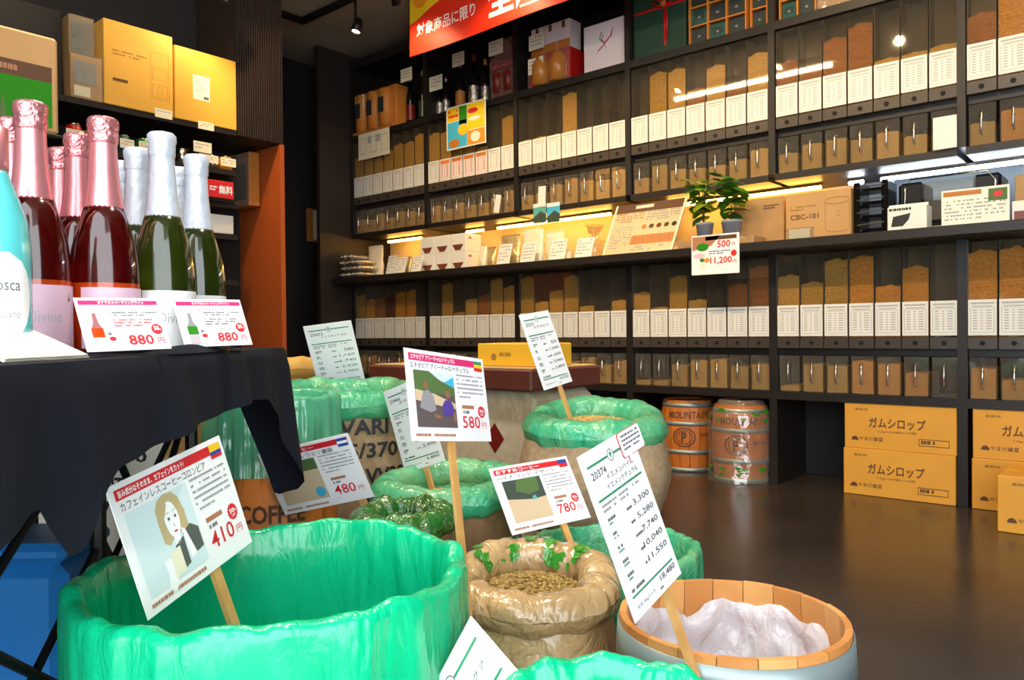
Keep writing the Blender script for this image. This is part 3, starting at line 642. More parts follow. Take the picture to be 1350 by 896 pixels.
pp('yellow_disc', 'ink_yellow', disc(.43, .42, .13), -.0012); pp('red_spot', 'ink_red', disc(.68, .80, .13, .06), -.0012); pp('brown_bowl', 'jar_brown', disc(.20, .14, .14, .1), -.0012); pp('white_glow', 'cream', disc(.74, .2, .12, .12), -.0012); pp('white_spot', 'cream', disc(.72, .62, .16, .05), -.0012)
dashes(t, vplane(-.44 * pw, .2 * ph, -.2 * pw, .42 * ph, -.0014), 2, 'ink_red', 5, .9, .6, cell=.25)

# ---------------------------------------------------------------- counter display
ZN = ZK + .0005
def niche_box(name, label, cat, px0, px1, pt, m, Y=3.84, dep=.14, group=None, z0=None, r=.003):
    z0 = ZN if z0 is None else z0; mid = (px0 + px1) / 2
    x0, x1 = XY(px0, Y, 330), XY(px1, Y, 330); z1 = at_Y(mid, pt, Y).z
    return carton(name, label, cat, x0, x1, Y, dep, z0, max(z1, z0 + .02), m, group=group, r=r)
for r_ in range(2):
    for k, (a, b_) in enumerate(((554, 572.5), (573, 593), (593.5, 614))):
        Y = 3.86; x0, x1 = XY(a, Y, 330), XY(b_, Y, 330); z0 = ZN + r_ * .1255
        t, w, h = carton('dripper_box', 'white box with a dark red coffee dripper picture, %s of the %s layer' % (('left', 'middle', 'right')[k], ('bottom', 'top')[r_]), 'box', x0 + .001, x1 - .001, Y, .16, z0, z0 + .125, 'tag_white', group='white dripper boxes')
        MB().poly([(-.36 * w, -.0008, .40 * h), (.36 * w, -.0008, .40 * h), (.33 * w, -.0008, .34 * h), (.16 * w, -.0008, .08 * h), (-.16 * w, -.0008, .08 * h), (-.33 * w, -.0008, .34 * h)]).build('dripper_picture', 'drip_red', t)
        MB().box(w / 2, w / 2 + .0006, .03, .06, h * .7, h * .8).build('red_mark', 'ink_red', t)
def pouch(name, label, px0, px1, pt, m, Y=3.9, dep=.06, group='coffee packs on the counter', rz=0, z0=None, tilt=0):
    z0 = ZN if z0 is None else z0
    x0, x1 = XY(px0, Y, 330), XY(px1, Y, 330); w = x1 - x0; h = max(at_Y((px0 + px1) / 2, pt, Y).z - z0, .06)
    t = thing(name, label, 'coffee pack', ((x0 + x1) / 2, Y, z0), rz, group)
    def fn(i, j):
        a = 2 * math.pi * i / 20; v = j / 9; th = dep / 2 * (1 - v ** 3 * .9) * (.75 + .25 * math.sin(math.pi * min(1, v * 1.6)))
        c, s = math.cos(a), math.sin(a); wx = w / 2 * (.93 + .07 * v)
        return (wx * math.copysign(abs(c) ** .6, c) + .006 * nz(i, j * .7, w * 40), th * s * 1.0 + .005 * nz(i * .6 + 9, j, w * 30), h * v)
    o = MB().grid(fn, 20, 10, True, cap0=True, cap1=True).build('bag', m, t, True)
    MB().box(-w * .46, w * .46, -.003, .003, h - .001, h + .008).build('seal', m, t)
    return t, w, h
def counter_card(label, px0, py0, px1, py1, Y=3.78, m='tag_white'):
    w = abs(XY(px1, Y, py1) - XY(px0, Y, py1)); h = at_Y(px0, py0, Y).z - ZN
    t = thing('price_card', label, 'price card', ((XY(px0, Y, py1) + XY(px1, Y, py1)) / 2, Y, ZN), group='white price cards standing on the counter')
    o = MB(); o.add([(-w / 2, 0, 0), (w / 2, 0, 0), (w / 2 + .008, .03, h), (-w / 2 + .008, .03, h), (-w / 2, .003, 0), (w / 2, .003, 0), (w / 2 + .008, .033, h), (-w / 2 + .008, .033, h)], [(0, 1, 2, 3), (5, 4, 7, 6), (0, 4, 5, 1), (3, 2, 6, 7), (1, 5, 6, 2), (0, 3, 7, 4)]); o.build('sheet', m, t)
    dashes(t, lambda u, v: (-w * .4 + w * .8 * u + .008 * v, .03 * (.1 + .8 * v) - .0012, h * (.1 + .8 * v)), 5, 'ink_grey', int(px0), .8, .4, cell=.3)
rg = random.Random(11)
for k in range(14):
    r_, c = k // 4, k % 4; x = -4.98 + .06 * c + (.022 if r_ % 2 else 0); z = ZN + .024 + .047 * r_
    t = thing('stick_pack', 'silver foil coffee stick, %s from the left in the %s layer of the pile' % (NTH[c], ('bottom', 'second', 'third', 'top')[r_]), 'coffee pack', (x, 3.77 + .01 * rg.random(), z), group='foil sticks piled at the counter end')
    def fn(i, j):
        a = 2 * math.pi * i / 12; e = min(1, min(j, 6 - j) / 1.2 + .25); return (.027 * math.cos(a) * (1.1 - .1 * e), .03 * j, .023 * math.sin(a) * max(e, .7))
    MB().grid(fn, 12, 7, True, cap0=True, cap1=True).build('wrapper', 'foil_silver', t, True)
    MB().box(-.02, .02, -.002, .0, -.004, .004).build('crimp', 'foil_cream', t)
pouch('coffee_pack', 'cream coffee pack standing behind the foil sticks', 486, 505, 325, 'foil_cream', 3.98)
pouch('coffee_pack', 'low silver pack lying left of the cream card', 484, 504, 342, 'foil_silver', 4.06)
counter_card('small cream card right of the foil sticks', 508, 337, 519, 352, 3.8)
counter_card('tall cream card left of the dripper boxes', 520, 339, 533, 358, 3.77)
pouch('coffee_pack', 'gold coffee pack between two cards left of the dripper boxes', 531, 543, 340, 'foil_gold', 3.9)
counter_card('cream card touching the dripper boxes', 541, 337, 554, 357, 3.77)
pouch('coffee_pack', 'narrow cream pack just right of the dripper boxes', 633, 642, 325, 'foil_cream', 3.93)
pouch('coffee_pack', 'gold pack right of the dripper boxes', 643, 655, 327, 'foil_gold', 3.93)
counter_card('white card in front of the gold ribbed pack', 654, 322, 671, 347, 3.78)
pouch('coffee_pack', 'tall gold ribbed pack behind a white card', 661, 687, 311, 'foil_gold', 3.93)
pouch('coffee_pack', 'tallest cream coffee pack in the middle of the counter', 689, 717, 303, 'foil_cream', 3.92)
counter_card('white card in front of the tallest cream pack', 685, 320, 704, 345, 3.78)
pouch('coffee_pack', 'cream pack with a clipped top under the blue picture cards', 719, 744, 306, 'foil_cream', 3.92)
counter_card('white card right of the tallest cream pack', 723, 316, 744, 341, 3.78)
pouch('coffee_pack', 'tiny white pack left of the info board', 745, 754, 332, 'foil_cream', 3.88)
counter_card('white card beside the glass coffee server', 757, 314, 779, 338, 3.78)
x = XY(784, 3.92, 320); t = thing('coffee_server', 'clear glass coffee server with a cone on top', 'coffee server', (x, 3.92, ZN))
MB().lathe([(.035, 0), (.055, .03), (.05, .09), (.03, .12), (.034, .125)], 20, cap1=False).build('carafe', 'glass_clear', t, True)
MB().lathe([(.018, .126), (.06, .20), (.062, .205), (.022, .13)], 20, cap0=False, cap1=False).build('cone', 'glass_clear', t, True)
MB().tube([(.05, 0, .04), (.085, 0, .05), (.085, 0, .1), (.045, 0, .105)], .005, 6).build('handle', 'glass_clear', t, True)
# framed information board
Y = 3.80; x0, x1 = XY(794, Y, 335), XY(886, Y, 330); w = x1 - x0; hb = at_Y(812, 272, Y + .08).z - ZN
t = thing('info_board', 'framed roast chart board with dark header leaning in the niche', 'board', ((x0 + x1) / 2, Y, ZN))
lean = lambda u, v, o=0: (-w / 2 + w * u + .05 * v, .09 * v - o, hb * v)
def slab(u0, v0, u1, v1, o0, o1):
    a = [lean(u, v, o0) for u, v in R4(u0, v0, u1, v1)]; b = [lean(u, v, o1) for u, v in R4(u0, v0, u1, v1)]
    return MB().add(a + b, [(3, 2, 1, 0), (4, 5, 6, 7), (0, 1, 5, 4), (1, 2, 6, 5), (2, 3, 7, 6), (3, 0, 4, 7)])
slab(0, 0, 1, 1, -.006, 0).build('panel', 'board_tan', t)
for (a, b, c, d) in ((0, 0, .025, 1), (.975, 0, 1, 1), (.025, 0, .975, .02)): slab(a, b, c, d, 0, .006).build('frame_bar', 'tag_cream', t)
slab(.025, .83, .975, 1, 0, .001).build('header', 'ink_dark_brown', t)
dashes(t, lambda u, v: lean(.3 + .5 * u, .89 + .07 * v, .002), 1, 'tag_cream', 8, 1, .9, cell=.04)
for k in range(5): MB().poly([lean(.5 + .105 * k + .035 * math.cos(a * .5236), .52 + .045 * math.sin(a * .5236), .001) for a in range(12)]).build('roast_dot', ['jar_brown', 'ink_dark_brown', 'dark_red', 'ink_dark_brown', 'ink_black'][k], t)
slab(.36, .18, .96, .36, 0, .0008).build('orange_strip', 'wood_orange', t)
for k in range(9): slab(.40 + .06 * k, .2, .44 + .06 * k, .34, .001, .0014).build('bean_picture', 'jar_brown' if k % 2 else 'ink_brown', t)
dashes(t, lambda u, v: lean(.05 + .4 * u, .62 + .2 * v, .001), 4, 'ink_brown', 9, .7, .5); dashes(t, lambda u, v: lean(.5 + .45 * u, .62 + .2 * v, .001), 4, 'ink_soft', 10, .7, .5); dashes(t, lambda u, v: lean(.05 + .3 * u, .1 + .45 * v, .001), 9, 'ink_soft', 12, .6, .4); dashes(t, lambda u, v: lean(.4 + .55 * u, .04 + .1 * v, .001), 2, 'ink_soft', 13, .6, .5)
# picture cards clipped to the upper shelf edge
for (a, b_, pt, pb, m, lab) in ((703, 720, 268, 294, 'ink_teal', 'left of two blue picture cards hanging under the upper shelf'), (721, 738, 267, 293, 'ink_cyan', 'right of two blue picture cards hanging under the upper shelf')):
    Y = 3.915; P = at_Y((a + b_) / 2, (pt + pb) / 2, Y); w = XY(b_, Y, 280) - XY(a, Y, 280); h = at_Y(a, pt, Y).z - at_Y(a, pb, Y).z
    t = thing('picture_card', lab, 'card', P, group='blue picture cards'); MB().rbox(-w / 2, w / 2, 0, .002, -h / 2, max(h / 2, ZU - .02 - P.z), .0005).build('sheet', m, t)
    pp2 = lambda n, mm, pts: MB().poly([(u * w, -.0008, v * h) for u, v in pts]).build(n, mm, t)
    pp2('dark_hill', 'shade_print', [(-.5, -.5), (.5, -.5), (.5, -.1), (.1, .1), (-.5, -.2)]); pp2('pale_sky', 'pale_blue', R4(-.5, .3, .5, .5))
def lean_card(label, px, Y, w, h, z, rot):
    t = thing('price_card', label, 'price card', (XY(px, Y, 260), Y, z), group='loose price cards on the bin shelf'); o = MB().rbox(-w / 2, w / 2, -.002, 0, 0, h, .0005).build('sheet', 'tag_white', t); t.rotation_euler = (0, rot, 0)
lean_card('slanted white card leaning on the bins of the second bay', 654, 3.912, .05, .12, ZU + .004, .2)
lean_card('white card standing before the bins of the third bay', 714, 3.912, .06, .13, ZU + .001, .05)
lean_card('cream card covering the last bin of the fifth bay', 1246, 3.912, .095, .145, ZU + .001, 0)
# potted plants
def plant(label, px, Y, z0, pot_w, top, seed, yellow):
    x = XY(px, Y, 290); t = thing('potted_plant', label, 'potted plant', (x, Y, z0), group='potted plants on the counter'); r = pot_w / 2
    MB().lathe([(r * .82, 0), (r, .075), (r * 1.06, .076), (r * 1.06, .09), (r * .92, .09), (r * .9, .08)], 20).build('pot', 'pot_grey', t, True)
    MB().lathe([(r * .9, .081), (.001, .083)], 16, cap0=False).build('soil', 'soil', t)
    rg = random.Random(seed)
    for s in range(4):
        e = Vector((rg.uniform(-.06, .06), rg.uniform(-.07, .03), .09 + (top - .09) * rg.uniform(.7, 1)))
        b = [Vector((rg.uniform(-.01, .01), 0, .082)), Vector((e.x * .4, e.y * .4, .09 + (e.z - .09) * .5)), e]
        st = MB().tube(b, .0025, 5).build('stem', 'stem_brown', t, True)
        for k in range(14):
            f = rg.uniform(.2, 1); c = b[0].lerp(b[2], f); a = rg.uniform(0, 6.28); L = rg.uniform(.055, .095); dr = rg.uniform(-.5, .4)
            dv = Vector((math.cos(a), math.sin(a) * .7 - .25, dr)).normalized(); sd = dv.cross(Vector((0, 0, 1))).normalized(); nn = sd.cross(dv)
            pts = [c, c + dv * L * .35 + sd * L * .42, c + dv * L * .75 + sd * L * .36, c + dv * L * 1.15 - nn * L * .15, c + dv * L * .75 - sd * L * .36, c + dv * L * .35 - sd * L * .42, c + dv * L * .5 + nn * L * .08]
            MB().add(pts, [(0, 1, 6), (1, 2, 6), (2, 3, 6), (3, 4, 6), (4, 5, 6), (5, 0, 6)]).build('leaf', 'leaf_b' if rg.random() < yellow else 'leaf_a', st)
plant('potted plant with yellow-green leaves left of its twin', 929, 3.81, ZN + .041, .09, .33, 3, .45)
plant('potted plant with dark trailing leaves right of its twin', 965, 3.82, ZN + .041, .105, .36, 8, .2)
x0, x1 = XY(903, 3.87, 305), XY(1002, 3.87, 305)
t = thing('plastic_sheet', 'crumpled clear plastic sheet under the two potted plants', 'plastic sheet', ((x0 + x1) / 2, 3.87, ZN))
MB().box(-(x1 - x0) / 2, (x1 - x0) / 2, -.08, .08, 0, .040).build('base_tray', 'carton_kraft', t)
MB().grid(lambda i, j: (-(x1 - x0) / 2 + (x1 - x0) * i / 24, -.085 - .004 * j, .002 + .045 * j / 4 * (.4 + .6 * abs(nz(i * .5, j * .3)) + (.6 if i < 3 or i > 17 else 0))), 25, 5).build('crumpled_film', 'wrap', t, True)
# price sign hanging under the plants
Y = 3.722; P = at_Y(942.5, 335, Y); w = XY(974, Y, 335) - XY(911, Y, 335); h = .205
t = thing('price_sign', 'white sign reading 500 and 11,200 yen hung on the counter edge', 'price sign', P)
MB().rbox(-w / 2, w / 2, 0, .002, -h / 2, h / 2, .0005).build('sheet', 'white_card', t)
pq = lambda n, m, pts, y=-.0007: MB().poly([((u - .5) * w, y, (v - .5) * h) for u, v in pts]).build(n, m, t)
tq = lambda s, m, a, b, c, d, bo=.01: text(t, s, m, vplane((a - .5) * w, (b - .5) * h, (c - .5) * w, (d - .5) * h, -.0012), bo)
pq('photo_corner', 'ink_brown', [(0.02, .62), (.42, .72), (.62, .97), (.02, .97)]); pq('photo_dark', 'ink_dark_brown', R4(.3, .86, .95, .96)); pq('green_bowl', 'leaf_print', disc(.24, .70, .13, .1), -.001); pq('pink_patch', 'label_pink', disc(.17, .48, .13, .07), -.001)
pq('orange_cup', 'pot_orange', disc(.33, .36, .06), -.001); pq('green_cup', 'leaf_print', disc(.23, .37, .05), -.001); pq('pale_pot', 'cream', disc(.24, .22, .07, .09), -.001); pq('red_badge', 'ink_red', disc(.89, .5, .06, .08), -.001)
tq('500', 'ink_red', .55, .66, .82, .84, .02); tq('円', 'ink_red', .85, .68, .92, .77); tq('11,200', 'ink_red', .40, .24, .85, .43, .02); tq('円', 'ink_red', .87, .25, .94, .34)
dashes(t, vplane(-.12 * w, -.02 * h, .32 * w, .09 * h, -.0012), 2, 'ink_blue', 4, .9, .5, cell=.08)
# cartons and equipment on the right half of the counter
t, w, h = niche_box('carton', 'plain brown carton behind the potted plants', 'carton', 968, 1034, 262, 'carton_kraft', 4.02, .2); dashes(t, vplane(.1 * w, .75 * h, .4 * w, .85 * h, -.0008), 2, 'ink_dark_brown', 3, .9, .5, cell=.1)
t, w, h = niche_box('roaster_carton', 'tan carton printed CBC-101 with a cooler drawing', 'carton', 1036, 1122, 252, 'carton_kraft', 3.93, .26)
text(t, 'CBC-101', 'ink_dark_brown', vplane(-.42 * w, .46 * h, .02 * w, .57 * h, -.0008), .02); dashes(t, vplane(-.42 * w, .62 * h, .0 * w, .74 * h, -.0008), 2, 'ink_carton', 5, .9, .5, cell=.06)
b = MB(); ln = lambda x0, z0, x1, z1, k=.002: b.add([(x0 * w, -.0008, z0 * h - k), (x1 * w, -.0008, z1 * h - k), (x1 * w, -.0008, z1 * h + k), (x0 * w, -.0008, z0 * h + k)], [(0, 1, 2, 3)])
for k in range(16):
    a, c = k * math.pi / 8, (k + 1) * math.pi / 8
    ln(.30 + .18 * math.cos(a), .78 + .07 * math.sin(a), .30 + .18 * math.cos(c), .78 + .07 * math.sin(c))
    if k >= 8: ln(.30 + .18 * math.cos(a), .22 + .07 * math.sin(a), .30 + .18 * math.cos(c), .22 + .07 * math.sin(c))
    ln(.32 + .03 * math.cos(a), .52 + .05 * math.sin(a), .32 + .03 * math.cos(c), .52 + .05 * math.sin(c))
b.add([(.118 * w, -.0008, .22 * h), (.126 * w, -.0008, .22 * h), (.126 * w, -.0008, .78 * h), (.118 * w, -.0008, .78 * h)], [(0, 1, 2, 3)]).add([(.474 * w, -.0008, .22 * h), (.482 * w, -.0008, .22 * h), (.482 * w, -.0008, .78 * h), (.474 * w, -.0008, .78 * h)], [(0, 1, 2, 3)])
b.build('cooler_drawing', 'ink_carton', t)
MB().box(-.48 * w, -.05 * w, -.004, -.001, .02 * h, .30 * h).build('plastic_pocket', 'wrap', t); MB().box(-.45 * w, -.12 * w, -.0009, -.0003, .04 * h, .28 * h).build('paper_slip', 'tag_white', t)
Y = 3.95; x0, x1 = XY(1126, Y, 290), XY(1170, Y, 290); w = x1 - x0
t = thing('bag_rack', 'black wire rack of cups standing by the CBC carton', 'rack', ((x0 + x1) / 2, Y, ZN))
for sx in (-1, 1): MB().rbox(sx * w * .42 - .015, sx * w * .42 + .015, .0, .16, 0, .27, .004).build('side_plate', 'black_gloss', t)
for k in range(4): MB().rbox(-w * .42, w * .42, .02, .15, .03 + .065 * k, .045 + .065 * k, .003).build('tray', 'black_gloss', t); MB().tube([(-w * .4, -.004, .06 + .06 * k), (w * .4, -.006, .066 + .06 * k)], .003, 5).build('rail', 'steel', t)
t, w, h = niche_box('product_box', 'white product box with a black machine picture', 'box', 1170, 1222, 271, 'tag_white', 3.82, .1)
MB().poly([(-.4 * w, -.0008, .2 * h), (-.1 * w, -.0008, .2 * h), (.05 * w, -.0008, .45 * h), (.1 * w, -.0008, .7 * h), (-.35 * w, -.0008, .6 * h)]).build('machine_picture', 'ink_black', t); dashes(t, vplane(-.45 * w, .82 * h, .2 * w, .93 * h, -.0008), 1, 'ink_black', 2, 1, .9, cell=.1)
MB().box(-.5 * w, .5 * w, .03, .035, h, h + .012).build('flap', 'tag_white', t)
Y = 4.02; x0, x1 = XY(1186, Y, 270), XY(1318, Y, 270); w = x1 - x0
t = thing('black_caddy', 'black two-tower machine with a clear top under the cool light', 'machine', ((x0 + x1) / 2, Y, ZN))
MB().rbox(-w / 2, w / 2, .0, .2, 0, .06, .006).build('base', 'black_gloss', t)
for sx in (-1, 1): MB().rbox(sx * w * .38 - .055, sx * w * .38 + .055, .0, .2, .061, .25, .012).build('tower', 'black_metal', t)
MB().rbox(-w * .28, w * .28, .03, .18, .062, .16, .006).build('mesh_basket', 'hopper_grey', t); MB().rbox(-w * .27, w * .27, .0, .19, .162, .245, .004).build('clear_cover', 'bin_clear', t); MB().box(-w * .2, w * .2, -.001, 0, .02, .035).build('white_strip', 'tag_white', t)
MB().tube([(-w * .46, -.004, .05), (-w * .44, -.004, .22), (-w * .38, -.004, .262), (w * .38, -.004, .262), (w * .46, -.004, .22), (w * .47, -.004, .05)], .004, 6).build('clear_rim', 'steel', t, True)
Y = 3.79; x0, x1 = XY(1241, Y, 280), XY(1331, Y, 280); w = x1 - x0; h = .155
t = thing('display_sign', 'cream sign with gold header leaning in front of the black machine', 'sign', ((x0 + x1) / 2, Y, ZN)); MB().rbox(-w / 2, w / 2, 0, .012, 0, h, .002).build('panel', 'cream', t)
MB().box(-w * .47, w * .1, -.001, 0, h * .82, h * .95).build('gold_header', 'jar_brown', t); MB().box(w * .2, w * .47, -.001, 0, h * .6, h * .93).build('green_picture', 'tree_print', t); MB().box(w * .28, w * .4, -.0015, -.001, h * .7, h * .85).build('red_picture', 'ink_red', t); dashes(t, vplane(-w * .45, h * .1, w * .45, h * .7, -.0008), 6, 'ink_soft', 6, .6, .4, cell=.03)
t, w, h = niche_box('product_box', 'white box with dark picture at the right end of the counter', 'box', 1334, 1400, 262, 'tag_white', 3.82, .1); MB().box(-.45 * w, -.1 * w, -.001, 0, .1 * h, .5 * h).build('dark_picture', 'drip_red', t)
t, w, h = niche_box('carton', 'brown carton behind the display sign at the right edge', 'carton', 1338, 1420, 226, 'carton_kraft', 4.05, .15)

# ---------------------------------------------------------------- left shelf unit
XL = -3.9
ls = thing('side_shelving', 'black side shelves with ribbed end panel and orange return on the left', 'shelf', (XL, 0, 0))
for z in (1.92, 1.70, 1.52, 1.35, 1.1, .8, .45): MB().box(-.44, 0, .6, 2.26, z - .028, z).build('shelf_board', 'shelf_black', ls)
MB().box(-.44, 0, .56, .598, .001, 2.6).build('side_board', 'shelf_black', ls)
MB().box(-.44, -.40, 2.261, 2.29, .001, 1.9).build('rear_post', 'shelf_black', ls)
MB().box(-.44, 0, 2.531, 2.56, .001, 1.895).build('orange_return', 'orange_panel', ls)
b = MB().box(-.44, -.012, 2.27, 2.56, 1.9, ZC - .005)
for k in range(20): y = 2.272 + .0144 * k; b.box(-.012, 0, y, y + .0085, 1.9, ZC - .005)
b.build('ribbed_panel', 'panel_brown', ls)
YX = lambda px, py, X=XL + .01: at_X(px, py, X).y
def lcarton(name, label, cat, px0, px1, py, pt, z0, m, X=XL + .005, dep=.3, group=None):
    y0, y1 = YX(px0, py, X), YX(px1, py, X); z1 = at_X((px0 + px1) / 2, pt, X).z
    return carton(name, label, cat, y0, y1, X, dep, z0 + .0005, z1, m, face='x', group=group)
t, w, h = lcarton('yellow_carton', 'large yellow carton with line drawing on the upper left shelf', 'carton', 137, 228, 100, 36, 1.92, 'carton_yellow', group='yellow cartons on the upper left shelf')
b = MB(); fr = lambda a0, c0, a1, c1, k=.003: [b.add([(x0 * w, -.0008, z0 * h), (x1 * w, -.0008, z0 * h), (x1 * w, -.0008, z1 * h), (x0 * w, -.0008, z1 * h)], [(0, 1, 2, 3)]) for (x0, z0, x1, z1) in ((a0, c0, a1, c0 + k), (a0, c1 - k, a1, c1), (a0, c0, a0 + k * 1.3, c1), (a1 - k * 1.3, c0, a1, c1))]
fr(.16, .18, .44, .75); fr(.19, .2, .41, .36); fr(.27, .2, .33, .34); fr(.19, .42, .42, .56); b.build('line_drawing', 'ink_carton', t)
dashes(t, vplane(-.38 * w, .58 * h, .1 * w, .66 * h, -.0008), 2, 'ink_carton', 3, .8, .4, cell=.08); MB().box(-.38 * w, -.17 * w, -.0008, -.0002, .29 * h, .325 * h).build('stamp', 'ink_dark_brown', t)
t, w, h = lcarton('yellow_carton', 'yellow carton with a white address label on the upper left shelf', 'carton', 230.5, 311.5, 110, 70, 1.92, 'carton_yellow', group='yellow cartons on the upper left shelf')
MB().box(-.22 * w, .05 * w, -.0012, -.0002, .32 * h, .66 * h).build('address_label', 'cream', t); dashes(t, vplane(-.18 * w, .42 * h, .01 * w, .62 * h, -.0016), 5, 'ink_grey', 3, .7, .4, cell=.2); MB().box(-.05 * w, .03 * w, -.0016, -.0012, .34 * h, .38 * h).build('barcode', 'ink_mid', t)
lcarton('dark_carton', 'dark printed carton standing high at the left edge', 'carton', -25, 82, 90, 0, 1.92, 'shelf_black', XL - .12, .2)
t, w, h = lcarton('foil_pack', 'upper silver-wrapped pack beside the yellow cartons', 'pack', 91, 124, 70, 22, 1.92, 'carton_kraft', XL - .09, .12, group='silver-wrapped packs'); MB().box(-.42 * w, .42 * w, -.006, -.001, .3 * h, .96 * h).build('grey_face', 'ink_soft', t); MB().box(-.5 * w, .5 * w, -.009, -.0065, .05 * h, h).build('film', 'wrap', t)
t, w, h = lcarton('foil_pack', 'lower silver-wrapped pack in front of the yellow carton', 'pack', 93, 135, 100, 74, 1.92, 'carton_kraft', XL + .0, .07, group='silver-wrapped packs'); MB().box(-.4 * w, .3 * w, -.004, -.001, .35 * h, .85 * h).build('grey_face', 'ink_soft', t); MB().box(-.4 * w, .1 * w, -.004, -.001, .05 * h, .28 * h).build('paper_slip', 'cream', t); MB().grid(lambda i, j: (-w / 2 + w * i / 10, -.009 - .006 * nz(i * .8, j * .8), h * j / 10), 11, 11).build('film', 'wrap', t, True)
# green picture board in front of the shelves at the frame's left edge
Xb = -2.6; y0, y1 = at_X(-40, 110, Xb).y, at_X(77, 110, Xb).y; zt, zb = at_X(40, 42, Xb).z, at_X(77, 178, Xb).z
t = thing('picture_carton', 'kraft display carton with a green picture at the upper left edge', 'carton', (Xb, (y0 + y1) / 2, zb), math.pi / 2); w, h = y1 - y0, zt - zb
MB().rbox(-w / 2, w / 2, 0, .16, 0, h, .008).build('body', 'carton_kraft', t); MB().box(-.5 * w, .42 * w, -.001, 0, .06 * h, .52 * h).build('green_picture', 'leaf_print', t); MB().box(-.5 * w, .42 * w, -.001, 0, .52 * h, .68 * h).build('dark_band', 'ink_dark_brown', t); dashes(t, vplane(-.4 * w, .56 * h, .38 * w, .63 * h, -.0016), 1, 'ink_brown', 4, .9, .8)
for (a, c, e, f_) in ((.1, .06, .2, .3), (.25, .06, .3, .24), (-.2, .06, -.1, .34)): MB().poly([(a * w, -.0016, c * h), (e * w, -.0016, c * h), ((a + e) / 2 * w, -.0016, f_ * h)]).build('leaf_shape', 'tree_print', t)
st = thing('display_stand', 'slim dark stand carrying the kraft display carton', 'stand', (Xb - .08, (y0 + y1) / 2, 0)); MB().tube([(0, 0, .02), (0, 0, zb - .0125)], .02, 8).build('pole', 'black_metal', st); MB().lathe([(.16, .0005), (.16, .02)], 20).build('base', 'black_metal', st); MB().rbox(-.08, .08, -.15, .15, zb - .012, zb - .0005, .002).build('top_plate', 'black_metal', st)
# small goods on the lower left shelves
def can(label, px, py, z, m, r=.035, h=.1):
    P = at_X(px, py, XL - .06); t = thing('canister', label, 'canister', (XL - .06, P.y, z + .0005), group='small canisters on the left shelves'); MB().lathe([(r, 0), (r, h * .9), (r * .9, h * .93), (r * .9, h)], 16).build('body', m, t, True); MB().lathe([(r * .92, h), (r * .92, h * 1.06)], 16).build('lid', 'steel', t, True)
can('red canister on the left shelf behind the pink bottles', 97, 165, 1.70, 'red_gift'); can('teal canister on the left shelf', 163, 178, 1.70, 'tin_teal', .03, .09); can('green canister on the left shelf', 189, 185, 1.70, 'can_green', .035, .09); can('orange jar on the left shelf below the yellow cartons', 297, 205, 1.70, 'pot_orange', .035, .075); can('silver canister on the left shelf', 240, 195, 1.70, 'steel', .032, .075); can('gold canister beside the red one', 120, 170, 1.70, 'jar_brown', .03, .09); can('silver canister beside the orange jar', 280, 203, 1.70, 'steel', .03, .07)
def ltag(label, px0, py0, px1, py1, m='tag_cream'):
    P0 = at_X(px0, py0, XL + .004); P1 = at_X(px1, py1, XL + .004); w = P1.y - P0.y; h = abs(P0.z - P1.z) + .01
    t = thing('shelf_tag', label, 'price tag', (XL + .004, (P0.y + P1.y) / 2, (P0.z + P1.z) / 2), math.pi / 2, group='cream tags on the left shelves'); MB().rbox(-w / 2, w / 2, -.0015, 0, -h / 2, h / 2, .0004).build('sheet', m, t); dashes(t, vplane(-.4 * w, -.3 * h, .4 * w, .3 * h, -.0022), 2, 'ink_grey', int(px0), .8, .4, cell=.2)
for lab, a in (('cream tag under the drawing carton', (204, 143, 227, 157)), ('cream tag under the labelled yellow carton', (261, 160, 282, 172)), ('cream tag before the red canister', (87, 170, 111, 180)), ('cream tag before the teal canister', (158, 183, 177, 196)), ('cream tag before the green canister', (183, 187, 200, 197)), ('high cream tag near the right end of the left shelves', (255, 186, 279, 202)), ('low cream tag under the high one', (262, 203, 288, 215)), ('cream tag at the shelf corner under the orange jar', (291, 208, 311, 220))): ltag(lab, *a)
P0, P1 = at_X(273, 236, XL + .02), at_X(307, 264, XL + .02); w, h = P1.y - P0.y, P0.z - P1.z
t = thing('red_sign', 'red sign with white lettering on the left shelf edge', 'sign', (XL + .02, (P0.y + P1.y) / 2, P1.z + h * .0), math.pi / 2); MB().rbox(-w / 2, w / 2, -.012, .0, 0, h, .003).build('panel', 'ink_red', t); text(t, '無料', 'ink_white', vplane(-.1 * w, .25 * h, .45 * w, .75 * h, -.013), .03); dashes(t, vplane(-.45 * w, .35 * h, -.15 * w, .65 * h, -.013), 2, 'ink_white', 2, 1, .6, cell=.3); MB().box(-w / 2, w / 2, -.03, .0, -.02, -.0005).build('holder', 'black_gloss', t)
t, w, h = lcarton('white_carton', 'pale carton on a lower left shelf under the red sign', 'carton', 276, 308, 290, 283, 1.35, 'tag_white', XL + .005, .2)
Y = 2.525; x0, x1 = at_Y(319, 240, Y).x, at_Y(343, 240, Y).x; z0, z1 = at_Y(331, 275, Y).z, at_Y(331, 205, Y).z
t = thing('wrapped_pack', 'brown plastic-wrapped pack hanging on the orange panel', 'pack', ((x0 + x1) / 2, Y, z0)); w = x1 - x0; MB().rbox(-w / 2, w / 2, -.07, 0, 0, z1 - z0, .006).build('body', 'jar_brown', t); MB().box(-w * .4, w * .3, -.073, -.0705, .04, (z1 - z0) * .8).build('dark_label', 'ink_dark_brown', t); MB().box(-w / 2 - .003, w / 2 + .003, -.08, -.076, 0, z1 - z0).build('film', 'wrap', t)
Xe = -5.095; P0, P1 = at_X(406, 275, -5.1), at_X(423, 318, -5.1)
t = thing('wall_picture', 'small gold-edged picture on the dark end wall', 'picture', (Xe - .44 + .04, P0.y, P1.z))
